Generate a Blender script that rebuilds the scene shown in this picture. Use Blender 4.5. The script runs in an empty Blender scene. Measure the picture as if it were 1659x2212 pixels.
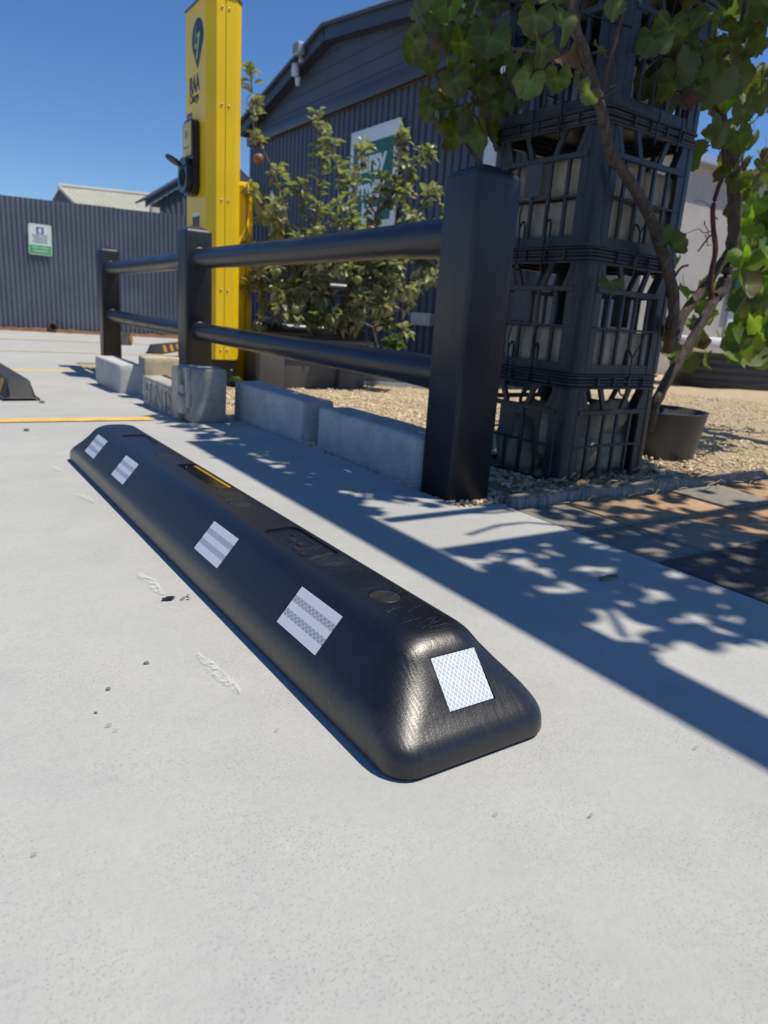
import bpy, bmesh, math, random
from mathutils import Vector, Matrix, Euler, noise as mnoise

R = math.radians
SC = bpy.context.scene
COL = SC.collection
rng = random.Random(11)

# ------------------------------------------------------------------ camera
# photo measured: horizontal field, pitch, roll and yaw solved from vanishing points
PITCH, ROLL, YAW = R(15.422), R(3.9224), R(33.637)
_fw = Vector((math.sin(YAW)*math.cos(PITCH), math.cos(YAW)*math.cos(PITCH), -math.sin(PITCH)))
_r0 = Vector((math.cos(YAW), -math.sin(YAW), 0)); _u0 = _r0.cross(_fw)
_rt = math.cos(ROLL)*_r0 + math.sin(ROLL)*_u0
_up = -math.sin(ROLL)*_r0 + math.cos(ROLL)*_u0
cam_d = bpy.data.cameras.new('camera'); cam = bpy.data.objects.new('camera', cam_d); COL.objects.link(cam)
M3 = Matrix((_rt, _up, -_fw)).transposed()
cam.matrix_world = Matrix.Translation((0, 0, .5)) @ M3.to_4x4()
cam_d.sensor_fit = 'HORIZONTAL'; cam_d.sensor_width = 36.0; cam_d.lens = 36.0*1534/1659
cam_d.clip_start = .02; cam_d.clip_end = 400
cam_d.dof.use_dof = True; cam_d.dof.focus_distance = .98; cam_d.dof.aperture_fstop = 9.5
SC.camera = cam

# ------------------------------------------------------------------ sky, sun, exposure
SUN = Vector((.32, -.27, 1.0)).normalized()          # towards the sun
w = bpy.data.worlds.new('World'); SC.world = w; w.use_nodes = True
nt = w.node_tree; nt.nodes.clear()
sky = nt.nodes.new('ShaderNodeTexSky'); sky.sky_type = 'NISHITA'; sky.sun_disc = False
sky.sun_elevation = math.asin(SUN.z); sky.sun_rotation = math.atan2(SUN.x, SUN.y)
sky.altitude = 0; sky.air_density = .95; sky.dust_density = .05; sky.ozone_density = 8.0
bg = nt.nodes.new('ShaderNodeBackground'); bg.inputs[1].default_value = .118
wo = nt.nodes.new('ShaderNodeOutputWorld')
hsv = nt.nodes.new('ShaderNodeHueSaturation'); hsv.inputs['Saturation'].default_value = 1.12; hsv.inputs['Hue'].default_value = .505
nt.links.new(sky.outputs[0], hsv.inputs['Color']); nt.links.new(hsv.outputs[0], bg.inputs[0]); nt.links.new(bg.outputs[0], wo.inputs[0])
sl = bpy.data.lights.new('sun', 'SUN'); sl.energy = 4.75; sl.angle = R(.53); sl.color = (1, .935, .815)
so = bpy.data.objects.new('sun', sl); COL.objects.link(so)
so.rotation_euler = SUN.to_track_quat('Z', 'Y').to_euler(); so.location = (3, -2, 9)
SC.view_settings.view_transform = 'Standard'; SC.view_settings.look = 'None'
SC.view_settings.exposure = 0; SC.view_settings.gamma = 1; SC.view_settings.use_curve_mapping = False
SC.render.engine = 'CYCLES'; SC.cycles.use_denoising = True
SC.cycles.max_bounces = 6; SC.cycles.transparent_max_bounces = 6
SC.cycles.sample_clamp_indirect = 6.0

# ------------------------------------------------------------------ materials
MATS = {}
def _nodes(name):
    m = bpy.data.materials.new(name); m.use_nodes = True
    t = m.node_tree; b = t.nodes['Principled BSDF']
    return m, t, b
class NB:
    def __init__(s, t): s.t = t
    def n(s, typ, **k):
        x = s.t.nodes.new(typ)
        for a, v in k.items(): setattr(x, a, v)
        return x
    def l(s, a, b): s.t.links.new(a, b)
    def coord(s, kind='Object', scale=(1, 1, 1), rot=(0, 0, 0)):
        tc = s.n('ShaderNodeTexCoord'); mp = s.n('ShaderNodeMapping')
        mp.inputs['Scale'].default_value = scale; mp.inputs['Rotation'].default_value = rot
        s.l(tc.outputs[kind], mp.inputs[0]); return mp.outputs[0]
    def noise(s, vec, scale, detail=4, rough=.55, dist=0):
        x = s.n('ShaderNodeTexNoise'); x.inputs['Scale'].default_value = scale; x.inputs['Detail'].default_value = detail
        x.inputs['Roughness'].default_value = rough; x.inputs['Distortion'].default_value = dist
        if vec is not None: s.l(vec, x.inputs['Vector'])
        return x.outputs['Fac']
    def voro(s, vec, scale, feature='F1', out='Distance'):
        x = s.n('ShaderNodeTexVoronoi', feature=feature); x.inputs['Scale'].default_value = scale
        if vec is not None: s.l(vec, x.inputs['Vector'])
        return x.outputs[out]
    def ramp(s, fac, stops):
        x = s.n('ShaderNodeValToRGB'); e = x.color_ramp.elements
        while len(e) < len(stops): e.new(.5)
        for q, (p, c) in zip(e, stops):
            q.position = p; q.color = (c, c, c, 1) if isinstance(c, (int, float)) else (*c, 1)
        s.l(fac, x.inputs[0]); return x.outputs[0]
    def mix(s, fac, a, b, mode='MIX'):
        x = s.n('ShaderNodeMix', data_type='RGBA', blend_type=mode)
        for i, v in ((0, fac), (6, a), (7, b)):
            if hasattr(v, 'links'): s.l(v, x.inputs[i])
            elif i == 0: x.inputs[0].default_value = v
            else: x.inputs[i].default_value = (*v, 1) if not isinstance(v, (int, float)) else (v, v, v, 1)
        return x.outputs[2]
    def math(s, op, a, b=None, c=None):
        x = s.n('ShaderNodeMath', operation=op)
        for i, v in enumerate((a, b, c)):
            if v is None: continue
            if hasattr(v, 'links'): s.l(v, x.inputs[i])
            else: x.inputs[i].default_value = v
        return x.outputs[0]
    def bump(s, h, strength=.3, dist=.01, norm=None):
        x = s.n('ShaderNodeBump'); x.inputs['Strength'].default_value = strength; x.inputs['Distance'].default_value = dist
        s.l(h, x.inputs['Height'])
        if norm is not None: s.l(norm, x.inputs['Normal'])
        return x.outputs[0]
    def sep(s, vec):
        x = s.n('ShaderNodeSeparateXYZ'); s.l(vec, x.inputs[0]); return x.outputs

def mat_basic(name, col, rough=.5, var=.25, scale=8, bump=.15, bscale=60, metal=0, spec=.5, bdist=.004, coat=0, rnd=0.0):
    """painted / moulded surface: base colour with blotchy variation, uneven gloss and a fine grain"""
    m, t, b = _nodes(name); N = NB(t); v = N.coord()
    n1 = N.noise(v, scale, 5); n2 = N.noise(v, bscale, 3)
    lo = tuple(c*(1-var) for c in col); hi = tuple(min(1, c*(1+var)) for c in col)
    c = N.ramp(n1, [(.3, lo), (.7, hi)])
    if rnd:
        oi = N.n('ShaderNodeObjectInfo'); hs = N.n('ShaderNodeHueSaturation')
        N.l(c, hs.inputs['Color']); N.l(N.math('MULTIPLY_ADD', oi.outputs['Random'], rnd*2, 1-rnd), hs.inputs['Value']); c = hs.outputs[0]
    N.l(c, b.inputs['Base Color'])
    N.l(N.math('MULTIPLY_ADD', n1, .25, rough-.12), b.inputs['Roughness'])
    b.inputs['Metallic'].default_value = metal; b.inputs['Specular IOR Level'].default_value = spec
    b.inputs['Coat Weight'].default_value = coat
    if bump: N.l(N.bump(n2, bump, bdist), b.inputs['Normal'])
    MATS[name] = m; return m

def mat_flat(name, col, rough=.5, **k): return mat_basic(name, col, rough, var=.06, bump=.05, **k)

# --- concrete slab: pale trowelled concrete, fine pits, faint blotches and hairline scuffs
def mat_concrete():
    m, t, b = _nodes('concrete'); N = NB(t); v = N.coord()
    big = N.noise(v, 1.1, 4, .6, .4); mid = N.noise(v, 8, 5, .68); fine = N.noise(v, 95, 3, .75)
    sm = N.noise(N.coord(scale=(1, 3.2, 1), rot=(0, 0, .5)), 34, 3, .75)
    p1_ = N.noise(v, 330, 2, .5); p2_ = N.noise(v, 150, 2, .6); clus = N.noise(v, 6, 3, .65)
    c = N.ramp(big, [(.3, (.405, .404, .382)), (.52, (.455, .452, .425)), (.72, (.50, .492, .46))])
    c = N.mix(N.ramp(mid, [(.38, .0), (.72, .6)]), c, (.375, .378, .362))
    c = N.mix(N.ramp(fine, [(.34, .26), (.54, 0)]), c, (.33, .33, .31))
    c = N.mix(N.ramp(sm, [(.58, 0), (.78, .45)]), c, (.51, .505, .485))
    cl = N.ramp(clus, [(.40, .12), (.62, 1)])
    pit = N.math('MULTIPLY', N.ramp(p1_, [(.60, 0), (.67, 1)]), cl); pit2 = N.math('MULTIPLY', N.ramp(p2_, [(.70, 0), (.75, .8)]), cl)
    pit = N.math('MAXIMUM', pit, pit2)
    c = N.mix(N.math('MULTIPLY', pit, .30), c, (.17, .17, .16))
    st = N.noise(v, 2.6, 4, .55); c = N.mix(N.ramp(st, [(.62, 0), (.78, .3)]), c, (.33, .305, .25))
    N.l(c, b.inputs['Base Color']); b.inputs['Roughness'].default_value = .82; b.inputs['Specular IOR Level'].default_value = .3
    h = N.math('SUBTRACT', N.math('MULTIPLY_ADD', fine, .6, N.math('MULTIPLY', mid, .6)), N.math('MULTIPLY', pit, .9))
    N.l(N.bump(h, .4, .003), b.inputs['Normal']); MATS['concrete'] = m
mat_concrete()

# --- main stop: moulded black recycled plastic, brushed flow marks, streaky dusty foot with ground bounce painted in
def mat_stop():
    m, t, b = _nodes('stop_plastic'); N = NB(t); v = N.coord()
    brS = N.noise(N.coord(scale=(26, 240, 26), rot=(0, .6, .14)), 1.0, 5, .8, .5)
    brE = N.noise(N.coord(scale=(230, 24, 24), rot=(.6, 0, .1)), 1.0, 5, .8, .5)
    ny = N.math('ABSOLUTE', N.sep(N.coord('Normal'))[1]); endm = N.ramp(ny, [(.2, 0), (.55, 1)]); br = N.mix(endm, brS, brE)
    br2 = N.noise(N.coord(scale=(150, 20, 60), rot=(.2, 0, .3)), 1.0, 5, .75, .8)
    spk = N.noise(v, 420, 2, .6); blot = N.noise(v, 7, 6, .65); mt = N.noise(v, 40, 5, .7)
    z = N.sep(N.coord())[2]
    c = N.ramp(blot, [(.3, (.0045, .0052, .009)), (.7, (.0095, .0100, .0150))])
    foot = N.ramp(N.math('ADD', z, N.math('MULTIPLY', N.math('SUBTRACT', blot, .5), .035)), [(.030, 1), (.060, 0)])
    dust_bounce = N.math('MULTIPLY', foot, N.ramp(N.math('MULTIPLY_ADD', br, .6, N.math('MULTIPLY', mt, .4)), [(.38, .25), (.66, .85)]))
    dust_bounce = N.math('MULTIPLY', dust_bounce, N.math('MULTIPLY_ADD', endm, -.8, 1.0)); c = N.mix(dust_bounce, c, (.085, .077, .067))  # pale side band paints bounce off the sunlit slab, weaker on the ends
    scuff = N.math('MULTIPLY', N.ramp(br2, [(.60, 0), (.76, .5)]), N.ramp(N.noise(v, 5, 4), [(.5, 0), (.66, 1)]))
    fine = N.math('MULTIPLY', N.ramp(br, [(.66, 0), (.74, .3)]), N.ramp(mt, [(.45, 0), (.62, 1)]))
    sc = N.math('MAXIMUM', scuff, fine); c = N.mix(sc, c, (.11, .11, .115))
    N.l(c, b.inputs['Base Color'])
    r = N.math('MULTIPLY_ADD', br, .24, .205); r = N.math('MULTIPLY_ADD', sc, .28, r); r = N.math('MULTIPLY_ADD', blot, .14, N.math('SUBTRACT', r, .07)); N.l(r, b.inputs['Roughness'])
    b.inputs['Specular IOR Level'].default_value = .62
    h = N.math('MULTIPLY_ADD', spk, .22, N.math('MULTIPLY_ADD', br, .8, N.math('MULTIPLY_ADD', mt, .12, N.math('MULTIPLY', br2, .35))))
    N.l(N.bump(h, .26, .0021), b.inputs['Normal']); MATS['stop_plastic'] = m
mat_stop()

def mat_post():
    m, t, b = _nodes('post_plastic'); N = NB(t); v = N.coord()
    st = N.noise(N.coord(scale=(40, 40, 3)), 1, 4, .6); sp = N.noise(v, 190, 3, .6); bl = N.noise(v, 6, 5)
    c = N.ramp(bl, [(.3, (.013, .016, .024)), (.7, (.026, .030, .041))])
    c = N.mix(N.ramp(N.noise(v, 23, 6, .7), [(.68, 0), (.74, .35)]), c, (.12, .12, .12))
    N.l(c, b.inputs['Base Color']); N.l(N.math('MULTIPLY_ADD', st, .25, .30), b.inputs['Roughness'])
    N.l(N.bump(N.math('MULTIPLY_ADD', sp, .8, st), .35, .003), b.inputs['Normal']); MATS['post_plastic'] = m
mat_post()
def mat_rail():
    m, t, b = _nodes('rail_plastic'); N = NB(t); v = N.coord()
    st = N.noise(N.coord(scale=(40, 1.6, 40)), 1, 4, .6); bl = N.noise(v, 5, 5)
    c = N.ramp(bl, [(.3, (.010, .012, .019)), (.75, (.021, .023, .032))])
    c = N.mix(N.ramp(st, [(.62, 0), (.8, .3)]), c, (.05, .05, .05))
    N.l(c, b.inputs['Base Color']); N.l(N.math('MULTIPLY_ADD', bl, .3, .22), b.inputs['Roughness'])
    N.l(N.bump(st, .25, .003), b.inputs['Normal']); MATS['rail_plastic'] = m
mat_rail()

# --- retro-reflective sheeting: diamond lattice (whole face) or three ribbed white bands between two lattice bands
def mat_reflect(name, banded):
    m, t, b = _nodes(name); N = NB(t)
    uv = N.n('ShaderNodeUVMap'); s = N.sep(uv.outputs[0]); u, v = s[0], s[1]
    k = 10.5
    def line(expr, wdt):
        f = N.math('FRACT', expr); d = N.math('ABSOLUTE', N.math('SUBTRACT', f, .5)); return N.math('GREATER_THAN', d, .5-wdt)
    a = line(N.math('ADD', N.math('MULTIPLY', u, k), N.math('MULTIPLY', v, k*.72)), .085)
    c_ = line(N.math('SUBTRACT', N.math('MULTIPLY', u, k), N.math('MULTIPLY', v, k*.72)), .085)
    dia = N.math('MAXIMUM', a, c_)
    tint = N.noise(uv.outputs[0], 9, 4)
    cell = N.ramp(tint, [(.3, (.40, .43, .45)), (.7, (.55, .58, .58))])
    lat = N.mix(dia, cell, (.80, .83, .85))
    if banded:
        rib = line(N.math('MULTIPLY', v, 42), .14)
        white = N.mix(rib, (.66, .69, .73), (.45, .48, .52))
        b1 = N.math('MULTIPLY', N.math('GREATER_THAN', v, .24), N.math('LESS_THAN', v, .41))
        b2 = N.math('MULTIPLY', N.math('GREATER_THAN', v, .60), N.math('LESS_THAN', v, .77))
        lat2 = N.mix(dia, (.27, .30, .34), (.52, .55, .58))
        col = N.mix(N.math('MAXIMUM', b1, b2), white, lat2)
    else: col = lat
    col = N.mix(N.ramp(N.noise(uv.outputs[0], 4, 6, .7), [(.55, 0), (.8, .22)]), col, (.35, .34, .30))
    N.l(col, b.inputs['Base Color']); b.inputs['Roughness'].default_value = .3
    b.inputs['Coat Weight'].default_value = .35; b.inputs['Coat Roughness'].default_value = .15; MATS[name] = m
mat_reflect('reflect_end', False); mat_reflect('reflect_side', True)

# --- foliage
def mat_leaf(name, top, back, rough=.42, trans=.35, brown=.0, vein=True):
    m, t, b = _nodes(name); N = NB(t); v = N.coord()
    oi = N.n('ShaderNodeObjectInfo'); geo = N.n('ShaderNodeNewGeometry')
    n1 = N.noise(v, 3.0, 4); c = N.ramp(n1, [(.3, tuple(x*.7 for x in top)), (.7, tuple(min(1, x*1.3) for x in top))])
    hs = N.n('ShaderNodeHueSaturation'); N.l(c, hs.inputs['Color'])
    N.l(N.math('MULTIPLY_ADD', oi.outputs['Random'], .06, .47), hs.inputs['Hue'])
    N.l(N.math('MULTIPLY_ADD', oi.outputs['Random'], .7, .65), hs.inputs['Value']); c = hs.outputs[0]
    if vein:
        at = N.n('ShaderNodeAttribute', attribute_name='vein'); c = N.mix(N.math('MULTIPLY', at.outputs['Fac'], .4), c, tuple(min(1, x*2.4+.03) for x in top))
    if brown:
        e = N.n('ShaderNodeAttribute', attribute_name='edge')
        f = N.math('MULTIPLY', N.ramp(e.outputs['Fac'], [(.55, 0), (1, 1)]), N.ramp(N.noise(v, 22, 4), [(.45, 0), (.62, brown)]))
        c = N.mix(f, c, (.16, .075, .035))
    c = N.mix(geo.outputs['Backfacing'], c, back)
    N.l(c, b.inputs['Base Color']); b.inputs['Roughness'].default_value = rough; b.inputs['Specular IOR Level'].default_value = .4
    N.l(N.bump(N.noise(v, 60, 4, .6), .35, .004), b.inputs['Normal'])
    tr = N.n('ShaderNodeBsdfTranslucent'); tc = N.mix(1.0, c, (1.6, 1.9, .35), 'MULTIPLY'); N.l(tc, tr.inputs[0])
    ms = N.n('ShaderNodeMixShader'); ms.inputs[0].default_value = trans
    out = t.nodes['Material Output']; N.l(b.outputs[0], ms.inputs[1]); N.l(tr.outputs[0], ms.inputs[2]); N.l(ms.outputs[0], out.inputs[0])
    MATS[name] = m
mat_leaf('vine_leaf', (.108, .132, .038), (.135, .155, .075), .46, .38, .95)
mat_leaf('vine_leaf_young', (.155, .215, .035), (.18, .23, .08), .4, .48, .3)
mat_leaf('vine_leaf_dry', (.155, .085, .045), (.18, .11, .07), .7, .25, .9, False)
mat_leaf('apple_leaf', (.205, .215, .115), (.40, .41, .32), .36, .20, 0)
mat_leaf('herb_leaf', (.09, .16, .035), (.14, .2, .07), .45, .3, 0)

def mat_bark(name, a, c2):
    m, t, b = _nodes(name); N = NB(t)
    st = N.noise(N.coord(scale=(70, 70, 7)), 1, 5, .7, .6); n2 = N.noise(N.coord(), 14, 5)
    c = N.ramp(st, [(.32, tuple(x*.35 for x in a)), (.5, a), (.72, c2)]); c = N.mix(N.ramp(n2, [(.4, 0), (.8, .4)]), c, tuple(x*.5 for x in a))
    N.l(c, b.inputs['Base Color']); b.inputs['Roughness'].default_value = .85; N.l(N.bump(st, .9, .012), b.inputs['Normal']); MATS[name] = m
mat_bark('vine_bark', (.115, .088, .07), (.21, .175, .145)); mat_bark('apple_bark', (.16, .13, .105), (.30, .27, .23))
mat_bark('timber_grey', (.36, .32, .27), (.56, .52, .46))
mat_bark('cane_red', (.16, .065, .05), (.24, .12, .09))

def mat_stone(name, cols, scale=30, bump=.6, pit=True, rnd=0, bd=.006):
    m, t, b = _nodes(name); N = NB(t); v = N.coord(); n = N.noise(v, scale*.25, 6, .65); f = N.noise(v, scale*4, 4, .7)
    c = N.ramp(n, [(.28, cols[0]), (.5, cols[1]), (.74, cols[2])])
    c = N.mix(N.ramp(f, [(.33, .5), (.5, 0)]), c, tuple(x*.45 for x in cols[0]))
    if rnd:
        at = N.n('ShaderNodeAttribute', attribute_name='tone'); hs = N.n('ShaderNodeHueSaturation'); N.l(c, hs.inputs['Color'])
        N.l(N.math('MULTIPLY_ADD', at.outputs['Fac'], rnd*2, 1-rnd), hs.inputs['Value']); c = hs.outputs[0]
    N.l(c, b.inputs['Base Color']); b.inputs['Roughness'].default_value = .88; b.inputs['Specular IOR Level'].default_value = .25
    N.l(N.bump(N.math('MULTIPLY_ADD', f, .6, n), bump, bd), b.inputs['Normal']); MATS[name] = m
mat_stone('block_concrete', [(.44, .435, .415), (.55, .54, .515), (.64, .63, .60)], 40)
mat_stone('block_old', [(.34, .32, .275), (.47, .445, .39), (.60, .565, .49)], 55, .8)
mat_stone('block_sand', [(.42, .37, .28), (.55, .48, .36), (.66, .58, .43)], 45)
mat_stone('limestone', [(.42, .34, .235), (.56, .465, .335), (.68, .585, .44)], 60, .9)
mat_stone('gravel', [(.55, .43, .26), (.70, .57, .375), (.80, .70, .51)], 50, .4, rnd=.24)
mat_stone('gravel_base', [(.46, .35, .205), (.64, .51, .325), (.77, .66, .46)], 150, .9, bd=.014)
mat_stone('sand_joint', [(.06, .05, .04), (.10, .085, .065), (.16, .13, .1)], 80)
mat_stone('dirt', [(.10, .075, .05), (.16, .12, .08), (.24, .18, .12)], 60)
for i, cc in enumerate([[(.36, .225, .13), (.47, .30, .175), (.55, .37, .225)], [(.32, .21, .135), (.41, .275, .175), (.50, .35, .24)],
                        [(.19, .17, .145), (.26, .235, .20), (.33, .30, .26)], [(.075, .068, .062), (.11, .10, .09), (.16, .145, .13)],
                        [(.27, .215, .165), (.35, .28, .215), (.43, .35, .27)]]):
    mat_stone('paver_%d' % i, cc, 120, .5, bd=.004)

mat_basic('yellow_paint', (.90, .60, .006), .34, .05, 3, .12, 500, bdist=.001)
mat_flat('navy', (.012, .020, .045), .4); mat_flat('white_print', (.72, .74, .76), .45); mat_flat('mint', (.10, .42, .34), .45); mat_flat('lime', (.62, .62, .16), .45)
mat_flat('orange_print', (.55, .13, .05), .45); mat_flat('charcoal_print', (.06, .065, .075), .45)
mat_flat('unit_black', (.011, .013, .018), .28); mat_flat('unit_screen', (.70, .52, .11), .25); mat_flat('unit_grey', (.25, .25, .24), .4)
mat_flat('bolt_steel', (.5, .48, .42), .35, metal=.9)
mat_basic('crate_plastic', (.030, .031, .036), .42, .45, 12, .3, 90, rnd=.15)
mat_basic('crate_tag', (.055, .057, .064), .5, .35, 20, .3, 90)
mat_basic('tie_black', (.008, .008, .009), .35, .2)
mat_basic('pot_plastic', (.055, .055, .058), .42, .25, 6, .2, 60)
mat_basic('planter_grey', (.085, .082, .082), .55, .15, 4, .2, 40)
mat_basic('fence_steel', (.115, .130, .165), .5, .12, 2.5, .05, 50, spec=.4)
mat_basic('shed_steel', (.064, .070, .094), .45, .18, 2, .05, 40, spec=.45)
mat_basic('shed_trim', (.042, .047, .064), .4, .18, 3, .05, 40)
mat_basic('rust', (.17, .085, .05), .9, .5, 9, .6, 60, bdist=.01)
mat_basic('cream_roof', (.46, .45, .36), .6, .1, 3)
mat_basic('beige_wall', (.50, .46, .42), .8, .08, 3, .3, 80)
mat_basic('white_wall', (.70, .71, .73), .6, .05, 3)
mat_basic('zinc', (.56, .58, .62), .32, .08, 3, .05, 40, metal=.55)
mat_basic('bed_dark', (.030, .030, .034), .5, .25, 3)
mat_basic('sign_green', (.008, .115, .075), .4, .08, 4); mat_basic('sign_lime', (.04, .42, .13), .4, .08, 4); mat_basic('sign_white', (.80, .83, .80), .4, .06, 4)
mat_basic('sign_pale', (.58, .72, .58), .4, .06, 4); mat_basic('sign_blue', (.015, .09, .32), .4, .08, 4); mat_basic('sign_text', (.20, .33, .26), .5, .06, 4)
mat_basic('rubber', (.032, .033, .037), .7, .3, 9, .4, 120); mat_basic('rubber_yellow', (.46, .24, .03), .6, .2, 12)
mat_basic('line_yellow', (.72, .47, .11), .75, .18, 14, .3, 120); mat_basic('line_faint', (.56, .49, .33), .8, .12, 9, .3, 120)
mat_basic('tar', (.012, .012, .012), .35, .3); mat_basic('pebble_dark', (.16, .165, .16), .8, .3, 60)
mat_basic('apple_red', (.24, .115, .06), .45, .35, 6, .05); mat_basic('apple_green', (.17, .19, .055), .45, .3, 6, .05)
mat_basic('dry_leaf', (.26, .17, .09), .8, .4, 30); mat_basic('straw', (.42, .33, .19), .8, .3, 20); mat_basic('twig', (.17, .125, .09), .85, .4, 30)
mat_basic('hole_black', (.004, .004, .004), .9, .1)
mat_basic('gold_strip', (.42, .24, .012), .22, .2, 20, .2, 60); mat_basic('gloss_black', (.006, .007, .010), .12, .2, 10)
mat_basic('cap_plastic', (.020, .019, .018), .42, .3, 40, .4, 300, bdist=.001)
mat_basic('grey_sleeper', (.25, .25, .255), .7, .12, 3, .6, 8)
mat_basic('pergola_steel', (.05, .052, .058), .5, .15)

# ------------------------------------------------------------------ mesh helpers
def link(o, parent=None):
    COL.objects.link(o)
    if parent is not None: o.parent = parent
    return o
def tag(o, label=None, cat=None, group=None, kind=None):
    if label: o['label'] = label
    if cat: o['category'] = cat
    if group: o['group'] = group
    if kind: o['kind'] = kind
    return o
def thing(name, label, cat, loc=(0, 0, 0), rotz=0, group=None):
    o = bpy.data.objects.new(name, None); o.empty_display_size = .05; COL.objects.link(o)
    o.location = loc; o.rotation_euler = (0, 0, rotz); tag(o, label, cat, group); return o
def obj(name, me, parent=None, loc=None, rot=None, mat=None):
    if mat and not me.materials: me.materials.append(MATS[mat])
    o = bpy.data.objects.new(name, me); link(o, parent)
    if loc is not None: o.location = loc
    if rot is not None: o.rotation_euler = rot
    return o
def bm_mesh(bm, name, mat=None, smooth=False, sharp=None):
    if sharp is not None:
        for f in bm.faces: f.smooth = True
        for e in bm.edges:
            if len(e.link_faces) == 2 and e.calc_face_angle(0) > sharp: e.smooth = False
    elif smooth:
        for f in bm.faces: f.smooth = True
    me = bpy.data.meshes.new(name); bm.to_mesh(me); bm.free()
    if mat: me.materials.append(MATS[mat])
    return me
def bm_box(bm, lo, hi, bevel=0, seg=2):
    r = bmesh.ops.create_cube(bm, size=1); vs = r['verts']
    for v in vs: v.co = Vector([lo[i]+(v.co[i]+.5)*(hi[i]-lo[i]) for i in range(3)])
    if bevel:
        es = list({e for v in vs for e in v.link_edges})
        bmesh.ops.bevel(bm, geom=es, offset=bevel, segments=seg, affect='EDGES', profile=.5)
def box_me(name, lo, hi, mat, bevel=0, seg=2):
    bm = bmesh.new(); bm_box(bm, lo, hi, bevel, seg); return bm_mesh(bm, name, mat, sharp=R(40) if bevel else None)
def box(name, lo, hi, mat, parent=None, bevel=0, seg=2):
    return obj(name, box_me(name, lo, hi, mat, bevel, seg), parent)
def bm_tube(bm, pts, rad, n=8, cap=True, rough=0):
    pts = [Vector(p) for p in pts]; rings = []
    up = Vector((0, 0, 1))
    for i, p in enumerate(pts):
        d = (pts[min(i+1, len(pts)-1)]-pts[max(i-1, 0)]).normalized()
        a = d.cross(up)
        if a.length < .05: a = d.cross(Vector((1, 0, 0)))
        a.normalize(); b = d.cross(a)
        r = rad[i] if isinstance(rad, (list, tuple)) else rad
        ring = []
        for k in range(n):
            th = 2*math.pi*k/n; rr = r*(1+(rng.uniform(-rough, rough) if rough else 0))
            ring.append(bm.verts.new(p+(a*math.cos(th)+b*math.sin(th))*rr))
        rings.append(ring)
    for q, s in zip(rings, rings[1:]):
        for k in range(n): bm.faces.new((q[k], q[(k+1) % n], s[(k+1) % n], s[k]))
    if cap: bm.faces.new(rings[0][::-1]); bm.faces.new(rings[-1])
def tube_me(name, pts, rad, mat, n=8, rough=0):
    bm = bmesh.new(); bm_tube(bm, pts, rad, n, True, rough); bmesh.ops.recalc_face_normals(bm, faces=bm.faces)
    return bm_mesh(bm, name, mat, sharp=R(50))
def smooth_path(pts, k=4):
    """Catmull-Rom through the points"""
    P = [Vector(p) for p in pts]; out = []
    for i in range(len(P)-1):
        a, b, c, d = P[max(i-1, 0)], P[i], P[i+1], P[min(i+2, len(P)-1)]
        for j in range(k):
            t = j/k; out.append(.5*((2*b)+(c-a)*t+(2*a-5*b+4*c-d)*t*t+(3*b-a-3*c+d)*t**3))
    out.append(P[-1]); return out
def lathe_me(name, prof, mat, n=24, cap=True):
    bm = bmesh.new(); rings = []
    for r, z in prof: rings.append([bm.verts.new((r*math.cos(2*math.pi*k/n), r*math.sin(2*math.pi*k/n), z)) for k in range(n)])
    for q, s in zip(rings, rings[1:]):
        for k in range(n): bm.faces.new((q[k], q[(k+1) % n], s[(k+1) % n], s[k]))
    if cap: bm.faces.new(rings[0][::-1]); bm.faces.new(rings[-1])
    return bm_mesh(bm, name, mat, sharp=R(40))
def poly_prism(bm, pts2, z0, z1):
    a = [bm.verts.new((x, y, z0)) for x, y in pts2]; b = [bm.verts.new((x, y, z1)) for x, y in pts2]; n = len(a)
    bm.faces.new(a[::-1]); bm.faces.new(b)
    for k in range(n): bm.faces.new((a[k], a[(k+1) % n], b[(k+1) % n], b[k]))
def prism_me(name, pts2, z0, z1, mat, sharp=R(35)):
    bm = bmesh.new(); poly_prism(bm, pts2, z0, z1); bmesh.ops.recalc_face_normals(bm, faces=bm.faces); return bm_mesh(bm, name, mat, sharp=sharp)
def text_me(body, size, mat, extrude=.001, offset=0, name='lettering', spacing=1.0, align='CENTER', line=1.0):
    c = bpy.data.curves.new('t', 'FONT'); c.body = body; c.size = size; c.extrude = extrude; c.offset = offset; c.align_x = align; c.align_y = 'CENTER'
    c.space_character = spacing; c.space_line = line; c.resolution_u = 3
    o = bpy.data.objects.new('t', c); COL.objects.link(o); dg = bpy.context.evaluated_depsgraph_get()
    me = bpy.data.meshes.new_from_object(o.evaluated_get(dg)); me.name = name
    bpy.data.objects.remove(o); bpy.data.curves.remove(c); me.materials.clear(); me.materials.append(MATS[mat]); return me
def copy_tree(o, parent=None):
    c = o.copy(); COL.objects.link(c); c.parent = parent
    for ch in list(o.children): copy_tree(ch, c)
    return c
def rough_block(name, lo, hi, mat, parent=None, bevel=.012, amp=.004, cuts=5, seed=0):
    """cast block with chipped, slightly uneven faces"""
    bm = bmesh.new(); bm_box(bm, lo, hi, bevel, 2); bmesh.ops.subdivide_edges(bm, edges=[e for e in bm.edges if e.calc_length() > .06], cuts=cuts, use_grid_fill=True)
    for v in bm.verts:
        q = v.co*11+Vector((seed*7.1, 0, 0)); v.co += Vector((mnoise.noise(q), mnoise.noise(q+Vector((9, 0, 0))), mnoise.noise(q+Vector((0, 9, 0)))))*amp
    return obj(name, bm_mesh(bm, name, mat, sharp=R(45)), parent)

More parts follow.
